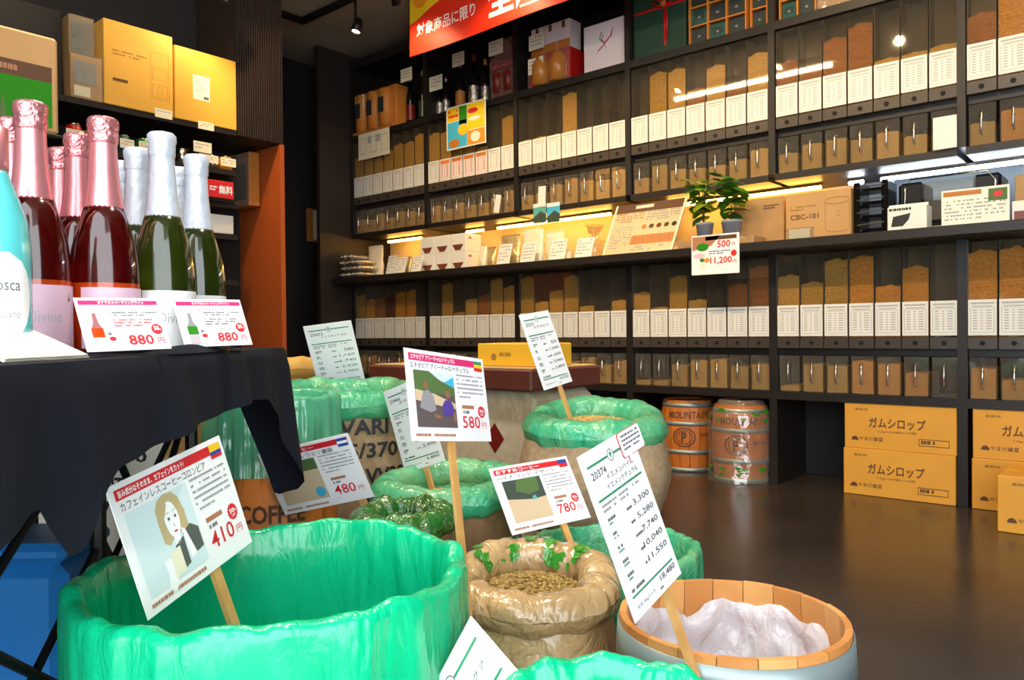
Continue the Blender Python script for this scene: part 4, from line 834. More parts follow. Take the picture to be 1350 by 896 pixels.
t.location = (-5.5 + .0005, at_X(406, 295, -5.47).y, at_X(412, 318, -5.47).z); w = abs(at_X(424, 295, -5.47).y - at_X(406, 295, -5.47).y); h = at_X(412, 275, -5.47).z - at_X(412, 318, -5.47).z; t.rotation_euler = (0, 0, math.pi / 2); t.location.y += w / 2
MB().rbox(-w / 2, w / 2, -.035, 0, 0, h, .004).build('frame', 'jar_brown', t); MB().box(-.15 * w, .45 * w, -.037, -.0355, .06 * h, .94 * h).build('white_page', 'cream', t); MB().box(.1 * w, .42 * w, -.039, -.0375, .1 * h, .35 * h).build('green_patch', 'can_green', t)

# ---------------------------------------------------------------- display table with the black cloth
ZTB = .774
def cw(lat, d, z): P = RIGHT * lat + FWD * d; return (P.x, P.y, z)
tb = thing('display_table', 'small table with crossed black metal legs under the black cloth', 'table')
e0, e1, l0, l1 = .48, 1.375, -.86, -.40
MB().add([cw(a, d, z) for z in (ZTB - .02, ZTB) for a, d in ((l0, e0), (l1, e0), (l1, e1), (l0, e1))], [(3, 2, 1, 0), (4, 5, 6, 7), (0, 1, 5, 4), (1, 2, 6, 5), (2, 3, 7, 6), (3, 0, 4, 7)]).build('tabletop', 'black_metal', tb)
for a, d in ((l0 + .02, e0 + .03), (l1 - .16, e0 + .03), (l1 - .16, e1 - .03), (l0 + .02, e1 - .03)): MB().tube([cw(a, d, .0005), cw(a, d, ZTB - .021)], .011, 8).build('leg', 'black_metal', tb)
md = 1.04; lm = l1 - .16
MB().tube([cw(lm, md, .0005), cw(lm, md, ZTB - .021)], .011, 8).build('leg', 'black_metal', tb)
for (d0, d1) in ((e0 + .03, md), (md, e1 - .03)):
    for lat in (lm, l0 + .02):
        for (za, zb_) in ((.10, .52), (.52, .10), (.30, .70), (.70, .30)): MB().tube([cw(lat, d0, za), cw(lat, d1, zb_)], .006, 6).build('cross_bar', 'black_metal', tb)
for (za, zb_) in ((.12, .70), (.70, .12)):
    for d in (e0 + .03, e1 - .03): MB().tube([cw(l0 + .02, d, za), cw(lm, d, zb_)], .006, 6).build('cross_bar', 'black_metal', tb)
# cloth: top sheet, then a skirt that follows the hem in the photograph
hem = [(.0, .60), (.10, .64), (.16, .655), (.195, .60), (.21, .612), (.235, .65), (.28, .668), (.45, .685), (.66, .70), (.74, .695), (.80, .66), (.86, .58), (.90, .51), (.925, .50), (.95, .58), (.99, .70), (1.1, .735), (1.4, .74)]
def hz(s):
    for (a, za), (b_, zb_) in zip(hem, hem[1:]):
        if s <= b_: return za + (zb_ - za) * max(0, (s - a) / (b_ - a))
    return hem[-1][1]
Lf = e1 - e0
def edge(s):
    """walk along the near edge (d from e0 to e1), round the corner, then along the far edge"""
    r = .02
    if s <= Lf - r: return l1, e0 + s, 1, 0
    q = (s - Lf + r) / (r * 1.57)
    if q <= 1: a = q * math.pi / 2; return l1 - r + r * math.cos(a), e1 - r + r * math.sin(a), math.cos(a), math.sin(a)
    return l1 - r - (s - Lf + r - r * 1.57), e1, 0, 1
NS, NV = 130, 14; Ls = 1.3
def skirt(i, j):
    s = Ls * i / (NS - 1); lat, d, nx, ny = edge(s); v = j / (NV - 1); h = hz(s); z = ZTB + .004 - (ZTB - h) * v
    out = .006 + .010 * v + v * (.006 * math.sin(s * 33) + .004 * math.sin(s * 61 + 1) + -.004 * math.exp(-((s - .20) / .035) ** 2) + .035 * math.exp(-((s - .91) / .05) ** 2) - .02 * math.exp(-((s - .83) / .03) ** 2))
    if v < .12: out *= v / .12; 
    return cw(lat + nx * out, d + ny * out, z)
cl = thing('tablecloth', 'black cloth draped over the display table of sparkling wine', 'tablecloth')
cb = MB().grid(skirt, NS, NV)
cb.grid(lambda i, j: cw(l0 - .01 + (l1 - l0 + .01) * i / 14, e0 + (e1 - e0) * j / 30, ZTB + .004 + .0025 * nz(i * .5, j * .4) * (0 if i in (14,) or j == 30 else 1)), 15, 31)
cb.grid(lambda i, j: cw(l0 - .01 + (l1 - l0 + .01) * i / 14, e0 - .004 * j, ZTB + .004 - .15 * j), 15, 2)
cb.build('cloth', 'cloth_black', cl, True)
def ruck(i, j):
    u, v = i / 16, j / 6; d = .90 + .24 * u; return cw(l1 - .045 + .048 * v, d, ZTB + .0045 + .011 * math.sin(math.pi * u) * math.sin(math.pi * v) ** .7)
MB().grid(ruck, 17, 7).build('ruck', 'cloth_black', cl, True)
# things under and behind the table
P = WP(20, 1.12, 0); t = thing('blue_box', 'bright blue plastic box under the display table', 'box', P, _th); MB().rbox(-.085, .075, 0, .13, .0005, .47, .02).build('body', 'blue_plastic', t); MB().rbox(-.09, .08, -.005, .135, .471, .50, .01).build('lid', 'blue_plastic', t)
P = WP(130, 1.62, 0); t = thing('printed_carton', 'beige carton printed MOUNTAIN standing behind the table', 'carton', P, _th); MB().rbox(-.17, .15, 0, .25, .0005, .60, .004).build('body', 'carton_kraft', t)
MB().box(-.165, .145, -.001, -.0002, .26, .595).build('label_sheet', 'cream', t)
for (s_, a, c, e, f_) in (('AD    @70', -.12, .53, .11, .56), ('BLUE MOUNTAIN', -.13, .475, .11, .505), ('1/1', -.02, .42, .06, .455), ('1', -.02, .36, .0, .40), ('<2', -.06, .30, .03, .335)): text(t, s_, 'ink_black', vplane(a, c, e, f_, -.0014), .03)

# ---------------------------------------------------------------- sparkling wine bottles
ZB = ZTB + .0075
def bottle(label, px, d, kind):
    P = WP(px, d, ZB); face = math.atan2(CAM.y - P.y, CAM.x - P.x)
    t = thing('wine_bottle', label, 'bottle', P, face + math.pi / 2 + .45, group='sparkling wine bottles on the table')
    rose = kind == 'rose'; g = 'glass_red' if rose else 'glass_green'; f = 'foil_pink_plain' if rose else 'foil_white'
    body = [(.036, 0), (.041, .004), (.041, .095), (.0403, .11), (.038, .13), (.0335, .15), (.028, .168), (.0235, .185)]
    k = 2 if rose else 0
    if rose:
        MB().lathe([(.036, 0), (.041, .004), (.041, .086)], 28, cap1=False).build('wine_glow', 'rose_orange', t, True)
        MB().lathe([(.041, .086)] + body[2:], 28, cap0=False).build('glass', g, t, True)
    else: MB().lathe(body, 28).build('glass', g, t, True)
    MB().lathe([(.0240, .182), (.0237, .186), (.0205, .206), (.018, .23), (.0166, .255), (.0163, .268)], 24, cap0=False, cap1=False).build('foil_neck', f, t, True)
    def cap(i, j):
        a = 2 * math.pi * i / 24; pr = [(.0166, .266), (.0178, .27), (.0176, .284), (.0188, .288), (.0188, .296), (.016, .2995), (.002, .3)][j]
        r = pr[0] + (.0007 * nz(math.cos(a) * 6, math.sin(a) * 6, j * 2.2 + px) if j < 5 else 0); return (r * math.cos(a), r * math.sin(a), pr[1])
    MB().grid(cap, 24, 7, True).build('foil_cap', 'foil_pink' if rose else 'foil_white', t, True)
    m = 'label_pink' if rose else 'label_white'; R_ = .0417
    cyl = lambda a0, a1, z0, z1, r=R_: (lambda u, v: (r * math.cos(-math.pi / 2 + a0 + (a1 - a0) * u), r * math.sin(-math.pi / 2 + a0 + (a1 - a0) * u), z0 + (z1 - z0) * v))
    q = cyl(-1.15, 1.15, .004, .080); o = MB().grid(lambda i, j: q(i / 20, j / 4), 21, 5).build('label', m, t, True)
    text(o, 'Divine', 'label_ink', cyl(-.6, .3, .036, .050, .0421))
    q = cyl(.55, .66, .058, .072, .0421); MB().poly([q(0, .1), q(1, .4), q(.5, .5), q(.9, 1), q(.2, .6)]).build('bird_mark', 'ink_black', o)
for (px, d, k, lab) in ((45, .93, 'rose', 'nearest pink-foil rose bottle at the left end'), (140, 1.0, 'rose', 'pink-foil rose bottle behind the left price card'), (107, 1.08, 'rose', 'pink-foil bottle in the second row between the two front rose bottles'),
        (20, 1.0, 'rose', 'pink-foil bottle peeking out left of the nearest rose bottle'), (84, 1.16, 'rose', 'short-looking pink-foil bottle at the back'), (4, 1.085, 'rose', 'pink-foil bottle cut by the left edge'),
        (217, 1.078, 'white', 'front white-foil green bottle between the two price cards'), (262, 1.213, 'white', 'white-foil green bottle at the right end'), (184, 1.165, 'white', 'white-foil bottle in the second row beside the rose bottles'), (162, 1.25, 'white', 'white-foil bottle at the back left'), (239, 1.30, 'white', 'white-foil bottle at the back right')):
    bottle(lab, px, d, k)
P = WP(-8, .80, ZB); t = thing('teal_bottle', 'glossy turquoise bottle with a pale oval label at the left edge', 'bottle', P, math.atan2(-P.y, -P.x) + math.pi / 2 + .3)
MB().lathe([(.03, 0), (.035, .004), (.035, .11), (.032, .14), (.024, .165), (.0165, .185), (.0155, .19)], 28).build('glass', 'teal_gloss', t, True); MB().lathe([(.0155, .19), (.016, .195), (.016, .235), (.003, .238)], 20).build('foil', 'foil_pink_plain', t, True)
q = lambda u, v, r=.0356: (r * math.cos(-1.57 + u), r * math.sin(-1.57 + u), v); b = MB()
b.grid(lambda i, j: q((i - 8) / 8 * .8 * math.sqrt(max(0.02, 1 - ((j - 5) / 5) ** 2)), .06 + .045 * (j - 5) / 5), 17, 11); o = b.build('oval_label', 'label_white', t, True)
text(o, 'Mosca', 'ink_mid', lambda u, v: q(-.5 + .9 * u, .066 + .012 * v, .036)); text(o, 'MOSCATO', 'ink_soft', lambda u, v: q(-.4 + .8 * u, .038 + .006 * v, .036))

# ---------------------------------------------------------------- sacks, bins and barrels of beans
def ring(P, R, fn, n, rows, mats, name, parent, smooth=True, mi=0): return MB().grid(fn, n, rows, True).build(name, mats, parent, smooth)
def bean_heap(parent, R, z, m, seed, count=260, dome=.02, size=.0055):
    """a heap of separate beans on a dome"""
    rg = random.Random(seed); MATS['_h'] = m
    b = MB().lathe([(R, z - .01), (R * .8, z + dome * .4), (R * .4, z + dome * .85), (.002, z + dome)], 24, cap0=False)
    b.build('bean_bed', '_h', parent, True)
    q = MB()
    for k in range(count):
        r = R * .96 * math.sqrt(rg.random()); a = rg.uniform(0, 6.283); zz = z + dome * (1 - (r / R) ** 2) + .001; t = rg.uniform(0, 6.28)
        ux, uy = math.cos(t), math.sin(t); L, Wd, H = size * 1.25, size * .85, size * .6; c = (r * math.cos(a), r * math.sin(a), zz); tl_ = rg.uniform(-.6, .6)
        pts = []
        for (i, jn, rz_) in ((0, 6, 0), (1, 6, .75)):
            for j in range(jn):
                p = j * 1.0472; s = 1 if i == 0 else .62
                x, y = L * s * math.cos(p), Wd * s * math.sin(p); pts.append((c[0] + x * ux - y * uy, c[1] + x * uy + y * ux, c[2] + H * rz_ + tl_ * x * .5))
        pts.append((c[0], c[1], c[2] + H))
        q.add(pts, [(j, (j + 1) % 6, 6 + (j + 1) % 6, 6 + j) for j in range(6)] + [(6 + j, 6 + (j + 1) % 6, 12) for j in range(6)])
    o = q.build('coffee_beans', '_h', parent, True); o['kind'] = 'stuff'
def rolled_sack(label, px, d, z, R, a, body_m, roll_m, seed, beans=None, zb=0.0, tilt=0, stretch=1.0, bulge=1.08, fill=.03, cat='sack', roll_name='rolled_rim', wr=.14, bm=None):
    """sack with its mouth rolled down into a fat ring: R ring radius (centre of the roll), a roll thickness, z top of the roll"""
    P = WP(px, d, 0); P.z = zb; H = z - zb
    t = thing('coffee_sack', label, cat, P, 0, 'open coffee sacks'); zr = H - a
    ax = (CAM - P); ax.z = 0; ax.normalize()
    def body(i, j):
        th = 2 * math.pi * i / 48; v = j / 12; r = (R + a * .55) * (bulge - (bulge - .9) * abs(v - .55) * 1.2 - .12 * (1 - v) ** 3)
        r += .008 * nz(math.cos(th) * 2 + seed, math.sin(th) * 2, v * 2.5) + .004 * nz(math.cos(th) * 7 + seed, math.sin(th) * 7, v * 3)
        if j == 12: r = R + a * .2
        return (r * math.cos(th), r * math.sin(th), .001 + (zr - .005) * v)
    MB().grid(body, 48, 13, True, cap0=True).build('sack_body', body_m, t, True)
    def roll(i, j):
        th = 2 * math.pi * i / 84; ph = 2 * math.pi * j / 16
        dirn = math.cos(th) * ax.x + math.sin(th) * ax.y
        aa = a * (1 + wr * nz(math.cos(th) * 2.4 + seed, math.sin(th) * 2.4, 0) + wr * .8 * nz(math.cos(th) * 5 + seed, math.sin(th) * 5, ph * .5) + wr * .35 * nz(math.cos(th) * 11 + seed, math.sin(th) * 11, ph * .9) + wr * .3 * nz(math.cos(th) * 22 + seed, math.sin(th) * 22, ph * .6 + th))
        r = R + aa * math.cos(ph) + .008 * nz(math.cos(th) * 1.5, math.sin(th) * 1.5, seed); zz = zr + aa * math.sin(ph) * stretch - tilt * dirn * R + .012 * nz(math.cos(th) * 1.8 + 5, math.sin(th) * 1.8, seed)
        return (r * math.cos(th), r * math.sin(th), zz)
    MB().grid(roll, 84, 17, True).build(roll_name, roll_m, t, True)
    def inner(i, j):
        th = 2 * math.pi * i / 36; r = R - a * .75 + .003 * nz(math.cos(th) * 4, math.sin(th) * 4, j); return (r * math.cos(th), r * math.sin(th), zr + a * .3 - (a * 1.0 + fill + .06) * j / 3)
    MB().grid(inner, 36, 4, True).build('inner_wall', roll_m, t, True)
    if beans is not None: bean_heap(t, R - a * .8, zr - fill, BEANS[beans], seed)
    return t, P, zr
def cyl_text(t, P, body, m, r, a0, a1, z0, z1, bold=.03):
    """lettering wrapped round an upright body; angle 0 faces the camera, positive to the right"""
    ang = math.atan2(CAM.y - P.y, CAM.x - P.x)
    return text(t, body, m, lambda u, v: (r * math.cos(ang + a0 + (a1 - a0) * u), r * math.sin(ang + a0 + (a1 - a0) * u), z0 + (z1 - z0) * v), bold)
def lined_bin(label, px, d, z, R, m, seed, wr=.012, rim_wave=.012, depth=.34, arch=0, drop=None, body='stave', name='lined_bin'):
    """barrel lined with a crinkled plastic bag folded out over the rim"""
    P = WP(px, d, 0); t = thing(name, label, 'bin', P, 0, 'plastic-lined bean bins')
    ax = CAM - P; ax.z = 0; ax.normalize(); zd = drop if drop is not None else .03
    MB().lathe([(R * .86, .0005), (R * .9, .02), (R * .93, z * .5), (R * .93, z - .06), (R * .915, z - .06), (R * .9, .03)], 40, cap1=False).build('barrel', body, t, True)
    NT = 230
    def liner(i, j):
        th = 2 * math.pi * i / NT; c, s = math.cos(th), math.sin(th); f = -(c * ax.x + s * ax.y)
        rim = z + rim_wave * nz(c * 2.2 + seed, s * 2.2, 3) + rim_wave * .5 * nz(c * 6 + seed, s * 6, 1) + arch * max(0, f)
        fold = wr * (nz(c * 5.5 + seed, s * 5.5, .0) + .6 * nz(c * 13 + seed, s * 13, .7) + .35 * nz(c * 26 + seed, s * 26, 0) + .22 * nz(c * 48 + seed, s * 48, 0))
        if j < 14:
            v = j / 13; zz = zd + (rim - .012 - zd) * v; g = .35 + .9 * (1 - v) ** .8
            r = R * (1.0 + .03 * (1 - v)) + fold * g + .004 * nz(c * 3 + seed, s * 3, zz * 14)
        elif j < 19:
            a = (j - 13) / 6 * math.pi; zz = rim - .012 + .012 * math.sin(a); r = R + fold * .35 - .012 + .012 * math.cos(a)
        else:
            v = (j - 18) / 12; zz = rim - .012 - (depth - .012) * v; r = (R - .026) * (1 - .10 * v) - .5 * fold * (.4 + v) + .004 * nz(c * 4 + seed, s * 4, zz * 12)
        return (r * c, r * s, zz)
    lb = MB().grid(liner, NT, 31, True)
    lb.lathe([(R * .82, z - depth + .012), (R * .4, z - depth - .01), (.003, z - depth - .015)], 30, cap0=False)
    lb.build('plastic_liner', m, t, True)
    return t, P
t, P = lined_bin('large open bin lined with bright green plastic in the foreground', 373, .925, .527, .226, 'green_film', 1.3)
lined_bin('green plastic-lined bin cut by the bottom edge', 806, .665, .445, .135, 'green_film', 5.1, arch=.03, depth=.25)
lined_bin('green plastic-lined bin behind the shiny tan sack', 812, 1.655, .35, .18, 'green_film_pale', 8.2, wr=.014)
t, P = lined_bin('brown barrel with green plastic liner behind the tablecloth corner', 366, 1.77, .665, .15, 'green_sheer', 3.7, drop=.50, body='barrel_orange', name='lined_barrel')
cyl_text(t, P, 'COFFEE', 'ink_dark_brown', .142, -.55, .45, .40, .44)
t, P, zr = rolled_sack('burlap sack with green rolled rim and printed code 15/3701', 461, 2.15, .665, .165, .042, 'burlap', 'green_film_pale', 2.2, beans=5, tilt=.05)
for (s_, a, c, z0) in (('VARI', -.10, .50, .545), ('15/3701', -.10, .72, .485), ('VV22', .20, .74, .42), ('BICA C', .20, .86, .36)): cyl_text(t, P, s_, 'ink_black', .215, a, c, z0, z0 + .040)
rolled_sack('sack with green rolled rim behind the 580 yen card', 594, 1.8, .475, .145, .034, 'burlap_dark', 'green_film_pale', 6.3, beans=1, tilt=.06)
t, P, zr = rolled_sack('burlap sack with a fat green rolled rim and pale beans on a stand', 786, 2.17, .585, .158, .045, 'burlap', 'green_film_pale', 9.4, beans=5, zb=.25, tilt=.12, bulge=1.18, fill=.0)
st = thing('sack_stand', 'pale wooden stool under the fat green-rimmed sack', 'stool', (P.x, P.y, 0)); MB().lathe([(.16, .225), (.165, .232), (.165, .249)], 28).build('seat', 'pale_wood', st)
for k in range(4): a = k * 1.571 + .3; MB().tube([(.13 * math.cos(a), .13 * math.sin(a), .225), (.15 * math.cos(a), .15 * math.sin(a), .0005)], .017, 8).build('leg', 'pale_wood', st)
P2 = WP(868, 2.02, 0); t = thing('plastic_bag', 'crumpled clear plastic bag beside the wooden stool', 'bag', P2)
MB().grid(lambda i, j: ((.035 + .015 * nz(i * .7, j * .6)) * math.cos(i * .349) * (1 - .04 * j), (.035 + .015 * nz(i * .7, j * .6)) * math.sin(i * .349) * (1 - .04 * j), .001 + .028 * j), 18, 10, True, cap0=True).build('film', 'wrap', t, True)
t, P, zr = rolled_sack('shiny tan plastic-covered sack of green coffee with leaf print', 702, 1.355, .392, .122, .036, 'sack_film', 'sack_film', 4.6, beans=6, tilt=.09, fill=.008, wr=.2)
b = MB(); rg = random.Random(5); ang = math.atan2(CAM.y - P.y, CAM.x - P.x)
for k in range(22):
    th = ang + math.pi + rg.uniform(-1.1, 1.2); ph = rg.uniform(1.2, 2.9); s = rg.uniform(.007, .016); n = 10; pts = []
    for m in range(n):
        aa = 2 * math.pi * m / n; t2 = th + s * 1.5 * math.cos(aa) * (.6 + .4 * math.sin(m * 2.3)) / .11; p2 = ph + s * math.sin(aa) / .036; r_ = .036 * 1.16 + .001
        pts.append(((.122 + r_ * math.cos(p2)) * math.cos(t2), (.122 + r_ * math.cos(p2)) * math.sin(t2), zr + r_ * math.sin(p2) + .09 * .122 * math.cos(t2 - ang - math.pi)))
    b.poly(pts)
b.build('leaf_print', 'leaf_print', t)['kind'] = 'stuff'
rolled_sack('dark green plastic-covered sack behind the large green bin', 535, 1.47, .475, .075, .03, 'burlap_dark', 'green_film_dark', 7.7, beans=3, wr=.3)
rolled_sack('golden tan sack with rolled rim behind the 20433 card', 392, 2.75, .72, .12, .04, 'sack_gold', 'sack_gold', 3.1, beans=2)
# woven box with brown lid, yellow carton on top
c0 = WP(702, 2.4, 0); L, Wd = .76, .36
t = thing('woven_bin', 'large grey woven bin with a dark red-brown lid', 'bin', (c0.x, c0.y, 0))
MB().rbox(-L, 0, 0, Wd, .0005, .615, .03).build('body', 'burlap_grey', t); MB().rbox(-L - .012, .012, -.012, Wd + .012, .616, .685, .006).build('lid', 'lid_brown', t); MB().box(-L, 0, .01, Wd, .6855, .689).build('lid_sheet', 'lid_top', t)
fz = .0; MB().poly([(-.19, -.0012, .46), (-.15, -.0012, .41), (-.11, -.0012, .46), (-.15, -.0012, .51)]).build('diamond_mark', 'dark_red', t); dashes(t, vplane(-.24, .37, -.12, .385, -.0014), 1, 'ink_mid', 3, .95, .8, cell=.1)
MB().box(-L + .01, .002, -.004, -.001, .52, .612).build('plastic_sleeve', 'wrap', t)
tt, w, h = carton('gold_carton', 'flat golden carton lying on the woven bin lid', 'carton', c0.x - .28, c0.x - .03, c0.y + .06, .20, .6895, .765, 'carton_gold', tape='carton_yellow'); MB().box(w / 2, w / 2 + .0008, .06, .13, .015, .05).build('white_label', 'cream', tt); dashes(tt, vplane(-.1 * w, .4 * h, .3 * w, .6 * h, -.0008), 1, 'ink_carton', 3, .9, .8); MB().poly([(-.2 * w + .012 * math.cos(a * .5), -.0008, .4 * h + .012 * math.sin(a * .5)) for a in range(12)]).build('emblem', 'ink_carton', tt)
tt = thing('sheet_of_paper', 'loose cream paper sheet on the woven bin lid', 'paper', (c0.x - .45, c0.y + .14, .6895)); MB().rbox(-.12, .12, -.09, .09, 0, .002, .0005).build('sheet', 'cream', tt)
# foreground barrel with white liner
P = WP(967, 1.165, 0); zR = .372; t = thing('open_barrel', 'open wooden barrel with a metal hoop and white plastic bag inside', 'barrel', P); n = 20; RB = .176
rb = lambda z: RB * (.93 + .07 * math.sin(math.pi * (.15 + .75 * z / zR)))
for k in range(n):
    a0, a1 = 2 * math.pi * (k + .012) / n, 2 * math.pi * (k + .988) / n; zz = [.0005, .1, .2, .3, zR + .0008 * (k % 3 - 1)]; b = MB()
    vo = [[(rb(z) * math.cos(a0 + (a1 - a0) * i / 3), rb(z) * math.sin(a0 + (a1 - a0) * i / 3), z) for i in range(4)] for z in zz]
    vi = [[((rb(z) - .010) * math.cos(a0 + (a1 - a0) * i / 3), (rb(z) - .010) * math.sin(a0 + (a1 - a0) * i / 3), z) for i in range(4)] for z in zz]
    b.grid(lambda i, j: vo[j][i], 4, 5); b.grid(lambda i, j: vi[j][3 - i], 4, 5); b.grid(lambda i, j: (vo[4] if j == 0 else vi[4])[i], 4, 2)
    b.grid(lambda i, j: (vo if i == 0 else vi)[j][3], 2, 5); b.grid(lambda i, j: (vo if i else vi)[j][0], 2, 5)
    b.build('stave', ('stave', 'stave_b', 'stave_c')[(k * 7) % 3], t)
MB().lathe([(RB * .9, .03), (RB * .88, .04)], 30).build('bottom_board', 'stave', t)
for z, hh in ((.337, .024), (.2, .014), (.04, .014)):
    o = MB().lathe([(rb(z - hh) + .0008, z - hh), (rb(z - hh) + .003, z - hh), (rb(z + hh) + .003, z + hh), (rb(z + hh) + .0008, z + hh)], 60, cap0=False, cap1=False).build('hoop', 'hoop', t, True)
    ang = math.atan2(-P.y, -P.x)
    for a in (-.55, .35): q = MB().lathe([(.0045, 0), (.004, .003), (.001, .0042)], 10).build('rivet', 'steel', o, True); q.location = ((rb(z) + .002) * math.cos(ang + a), (rb(z) + .002) * math.sin(ang + a), z); q.rotation_euler = (0, math.pi / 2, ang + a)
def bag(i, j):
    th = 2 * math.pi * i / 90; c, s = math.cos(th), math.sin(th); v = j / 16; f = -(c * ax_.x + s * ax_.y)
    top = zR - .045 + .028 * nz(c * 2.5 + 3, s * 2.5) + .03 * nz(c * 1.3, s * 1.3, 6); r = (RB - .03) * (1 - .22 * v) + .022 * nz(c * 3.4, s * 3.4, v * 2.4) * (.5 + v) + .013 * nz(c * 8, s * 8, v * 4)
    if j == 0: r += .008
    return (min(r, RB - .022) * c, min(r, RB - .022) * s, top - .17 * v + .006 * nz(c * 6, s * 6, v * 5))
ax_ = (CAM - P).normalized()
wb = MB().grid(bag, 90, 17, True); wb.lathe([(RB * .68, zR - .228), (RB * .3, zR - .2), (.002, zR - .205)], 30, cap0=False); wb.build('white_bag', 'white_film', t, True)
# beans ribbon of red cloth under the tan sack
P = WP(815, 1.28, 0); t = thing('red_mat', 'small red mat on the floor between the tan sack and open barrel', 'mat', P, .4); MB().rbox(-.09, .09, -.06, .06, .0005, .004, .001).build('mat', 'ink_red', t)

# ---------------------------------------------------------------- price cards on sticks
CARDS = {
 '410':((-0.884,0.443,0.585),(-0.478,0.868,0.134),(-0.141,-0.227,0.964),0.2100,0.1480),
 '480':((-1.330,0.937,0.513),(0.879,0.417,0.231),(-0.052,-0.397,0.916),0.2100,0.1480),
 '580':((-0.916,0.913,0.694),(-0.106,0.987,-0.123),(-0.224,0.097,0.970),0.2100,0.1480),
 '20433':((-1.939,1.441,0.736),(0.799,0.590,0.118),(0.128,-0.358,0.925),0.1480,0.2100),
 '20444':((-1.416,1.283,0.575),(0.954,0.004,0.300),(-0.299,-0.073,0.951),0.1480,0.2100),
 's20374':((-1.291,1.656,0.755),(-0.101,0.989,0.110),(-0.292,-0.135,0.947),0.1480,0.2100),
 '780':((-1.030,1.297,0.455),(0.253,0.967,0.032),(-0.529,0.110,0.841),0.2100,0.1480),
 'L20374':((-0.527,0.852,0.560),(-0.111,0.983,0.149),(-0.275,-0.174,0.945),0.1480,0.2100),
 'bot':((-0.506,0.572,0.388),(0.481,0.123,0.868),(-0.877,0.063,0.477),0.1480,0.2100),
 '880a':((-0.875,0.370,0.814),(-0.053,0.998,0.021),(-0.443,-0.043,0.895),0.0918,0.0646),
 '880b':((-0.989,0.536,0.818),(-0.036,0.999,0.017),(-0.415,-0.031,0.909),0.0994,0.0699),
}
def base_card(key, label, stick=0, sx=0, group='price cards on wooden sticks', slant=0):
    P, x, y, w, h = CARDS[key]; t = thing('price_card', label, 'price card', group=group, M=axes(P, x, y))
    s = MB().rbox(-w / 2, w / 2, -h / 2, h / 2, -.0012, 0, .0004).build('sheet', 'white_card', t)
    if stick:
        b = MB(); x0, x1 = sx - .0075, sx + .0075; q = slant
        b.add([(x0, -h / 2 + .09, -.0075), (x1, -h / 2 + .09, -.0075), (x1, -h / 2 + .09, -.0015), (x0, -h / 2 + .09, -.0015), (x0 + q, -h / 2 - stick, -.0075), (x1 + q, -h / 2 - stick, -.0075), (x1 + q, -h / 2 - stick, -.0015), (x0 + q, -h / 2 - stick, -.0015)], [(3, 2, 1, 0), (4, 5, 6, 7), (0, 1, 5, 4), (1, 2, 6, 5), (2, 3, 7, 6), (3, 0, 4, 7)])
        b.build('stick', 'wood_stick', t)
    U = lambda u0, v0, u1, v1, z=.0008: plane((u0 - .5) * w, (v0 - .5) * h, (u1 - .5) * w, (v1 - .5) * h, z)
    G = lambda name, m, pts, z=.0006: flat(s, name, m, [((u - .5) * w, (v - .5) * h) for u, v in pts], z)
    T = lambda body, m, a, b_, c, d, bold=0, z=.0009: text(s, body, m, U(a, b_, c, d, z), bold)
    D = lambda m, a, b_, c, d, rows, seed=1, cell=.06, fill=.5, dens=.85, z=.0008: dashes(s, U(a, b_, c, d, z), rows, m, seed, dens, fill, cell=cell)
    return t, s, w, h, G, T, D
def landscape(key, label, head, title, price, off, flag, red='ink_red', was='', **kw):
    t, s, w, h, G, T, D = base_card(key, label, **kw); asp = w / h
    G('header_band', red, R4(.04, .875, .97, .955)); T(head, 'ink_white', .06, .887, .60, .943, .02, .0010); T(title, 'ink_black', .05, .79, .78, .855)
    n = len(flag)
    for i, c in enumerate(flag): v1 = .955 - i * .12 / n; G('flag_stripe', c, R4(.855, v1 - .12 / n, .965, v1), .0011)
    D('ink_soft', .60, .47, .95, .77, 6, 3, .045, .36, .9); G('brown_tag', 'ink_brown', R4(.64, .375, .80, .415)); D('ink_mid', .65, .315, .80, .35, 1, 4, .1, .9)
    T(price, 'ink_red', .63, .15, .86, .29, .006); T('円', 'ink_red', .885, .155, .945, .22)
    if off:
        G('discount_badge', 'ink_red', [(.895 + .052 * math.cos(a) * k, .345 + .052 * asp * math.sin(a) * k) for a, k in ((i * math.pi / 14, 1 if i % 2 else .86) for i in range(28))], .0010)
        T(off, 'ink_white', .862, .335, .912, .375, .02, .0014); T('%', 'ink_white', .914, .335, .93, .36, .01, .0014); T('OFF', 'ink_white', .873, .30, .915, .325, .01, .0014)
    D('ink_brown', .05, .045, .96, .08, 1, 7, .025, .8)
    return t, s, w, h, G, T, D
t, s, w, h, G, T, D = landscape('410', 'price card reading 410 yen with a drawn woman holding a mug', '旨み成分はそのまま、カフェインをカット!', 'カフェインレスコーヒーコロンビア', '410', '50', ['ink_yellow', 'ink_yellow', 'ink_blue', 'ink_red'], stick=.20, sx=.02, slant=.012)
G('picture_ground', 'pale_blue', R4(.06, .12, .57, .77)); E = lambda cx, cy, rx, ry, n=18: disc(cx, cy, rx, ry, n)
G('hair', 'hair_print', [(.30, .74), (.36, .77), (.43, .76), (.47, .70), (.49, .58), (.49, .42), (.45, .38), (.42, .44), (.35, .42), (.31, .38), (.27, .42), (.265, .58), (.27, .68)], .0009); G('face', 'ink_white', E(.375, .56, .058, .145), .0011); G('fringe', 'hair_print', [(.31, .73), (.37, .755), (.36, .68), (.325, .60), (.31, .60)], .0013)
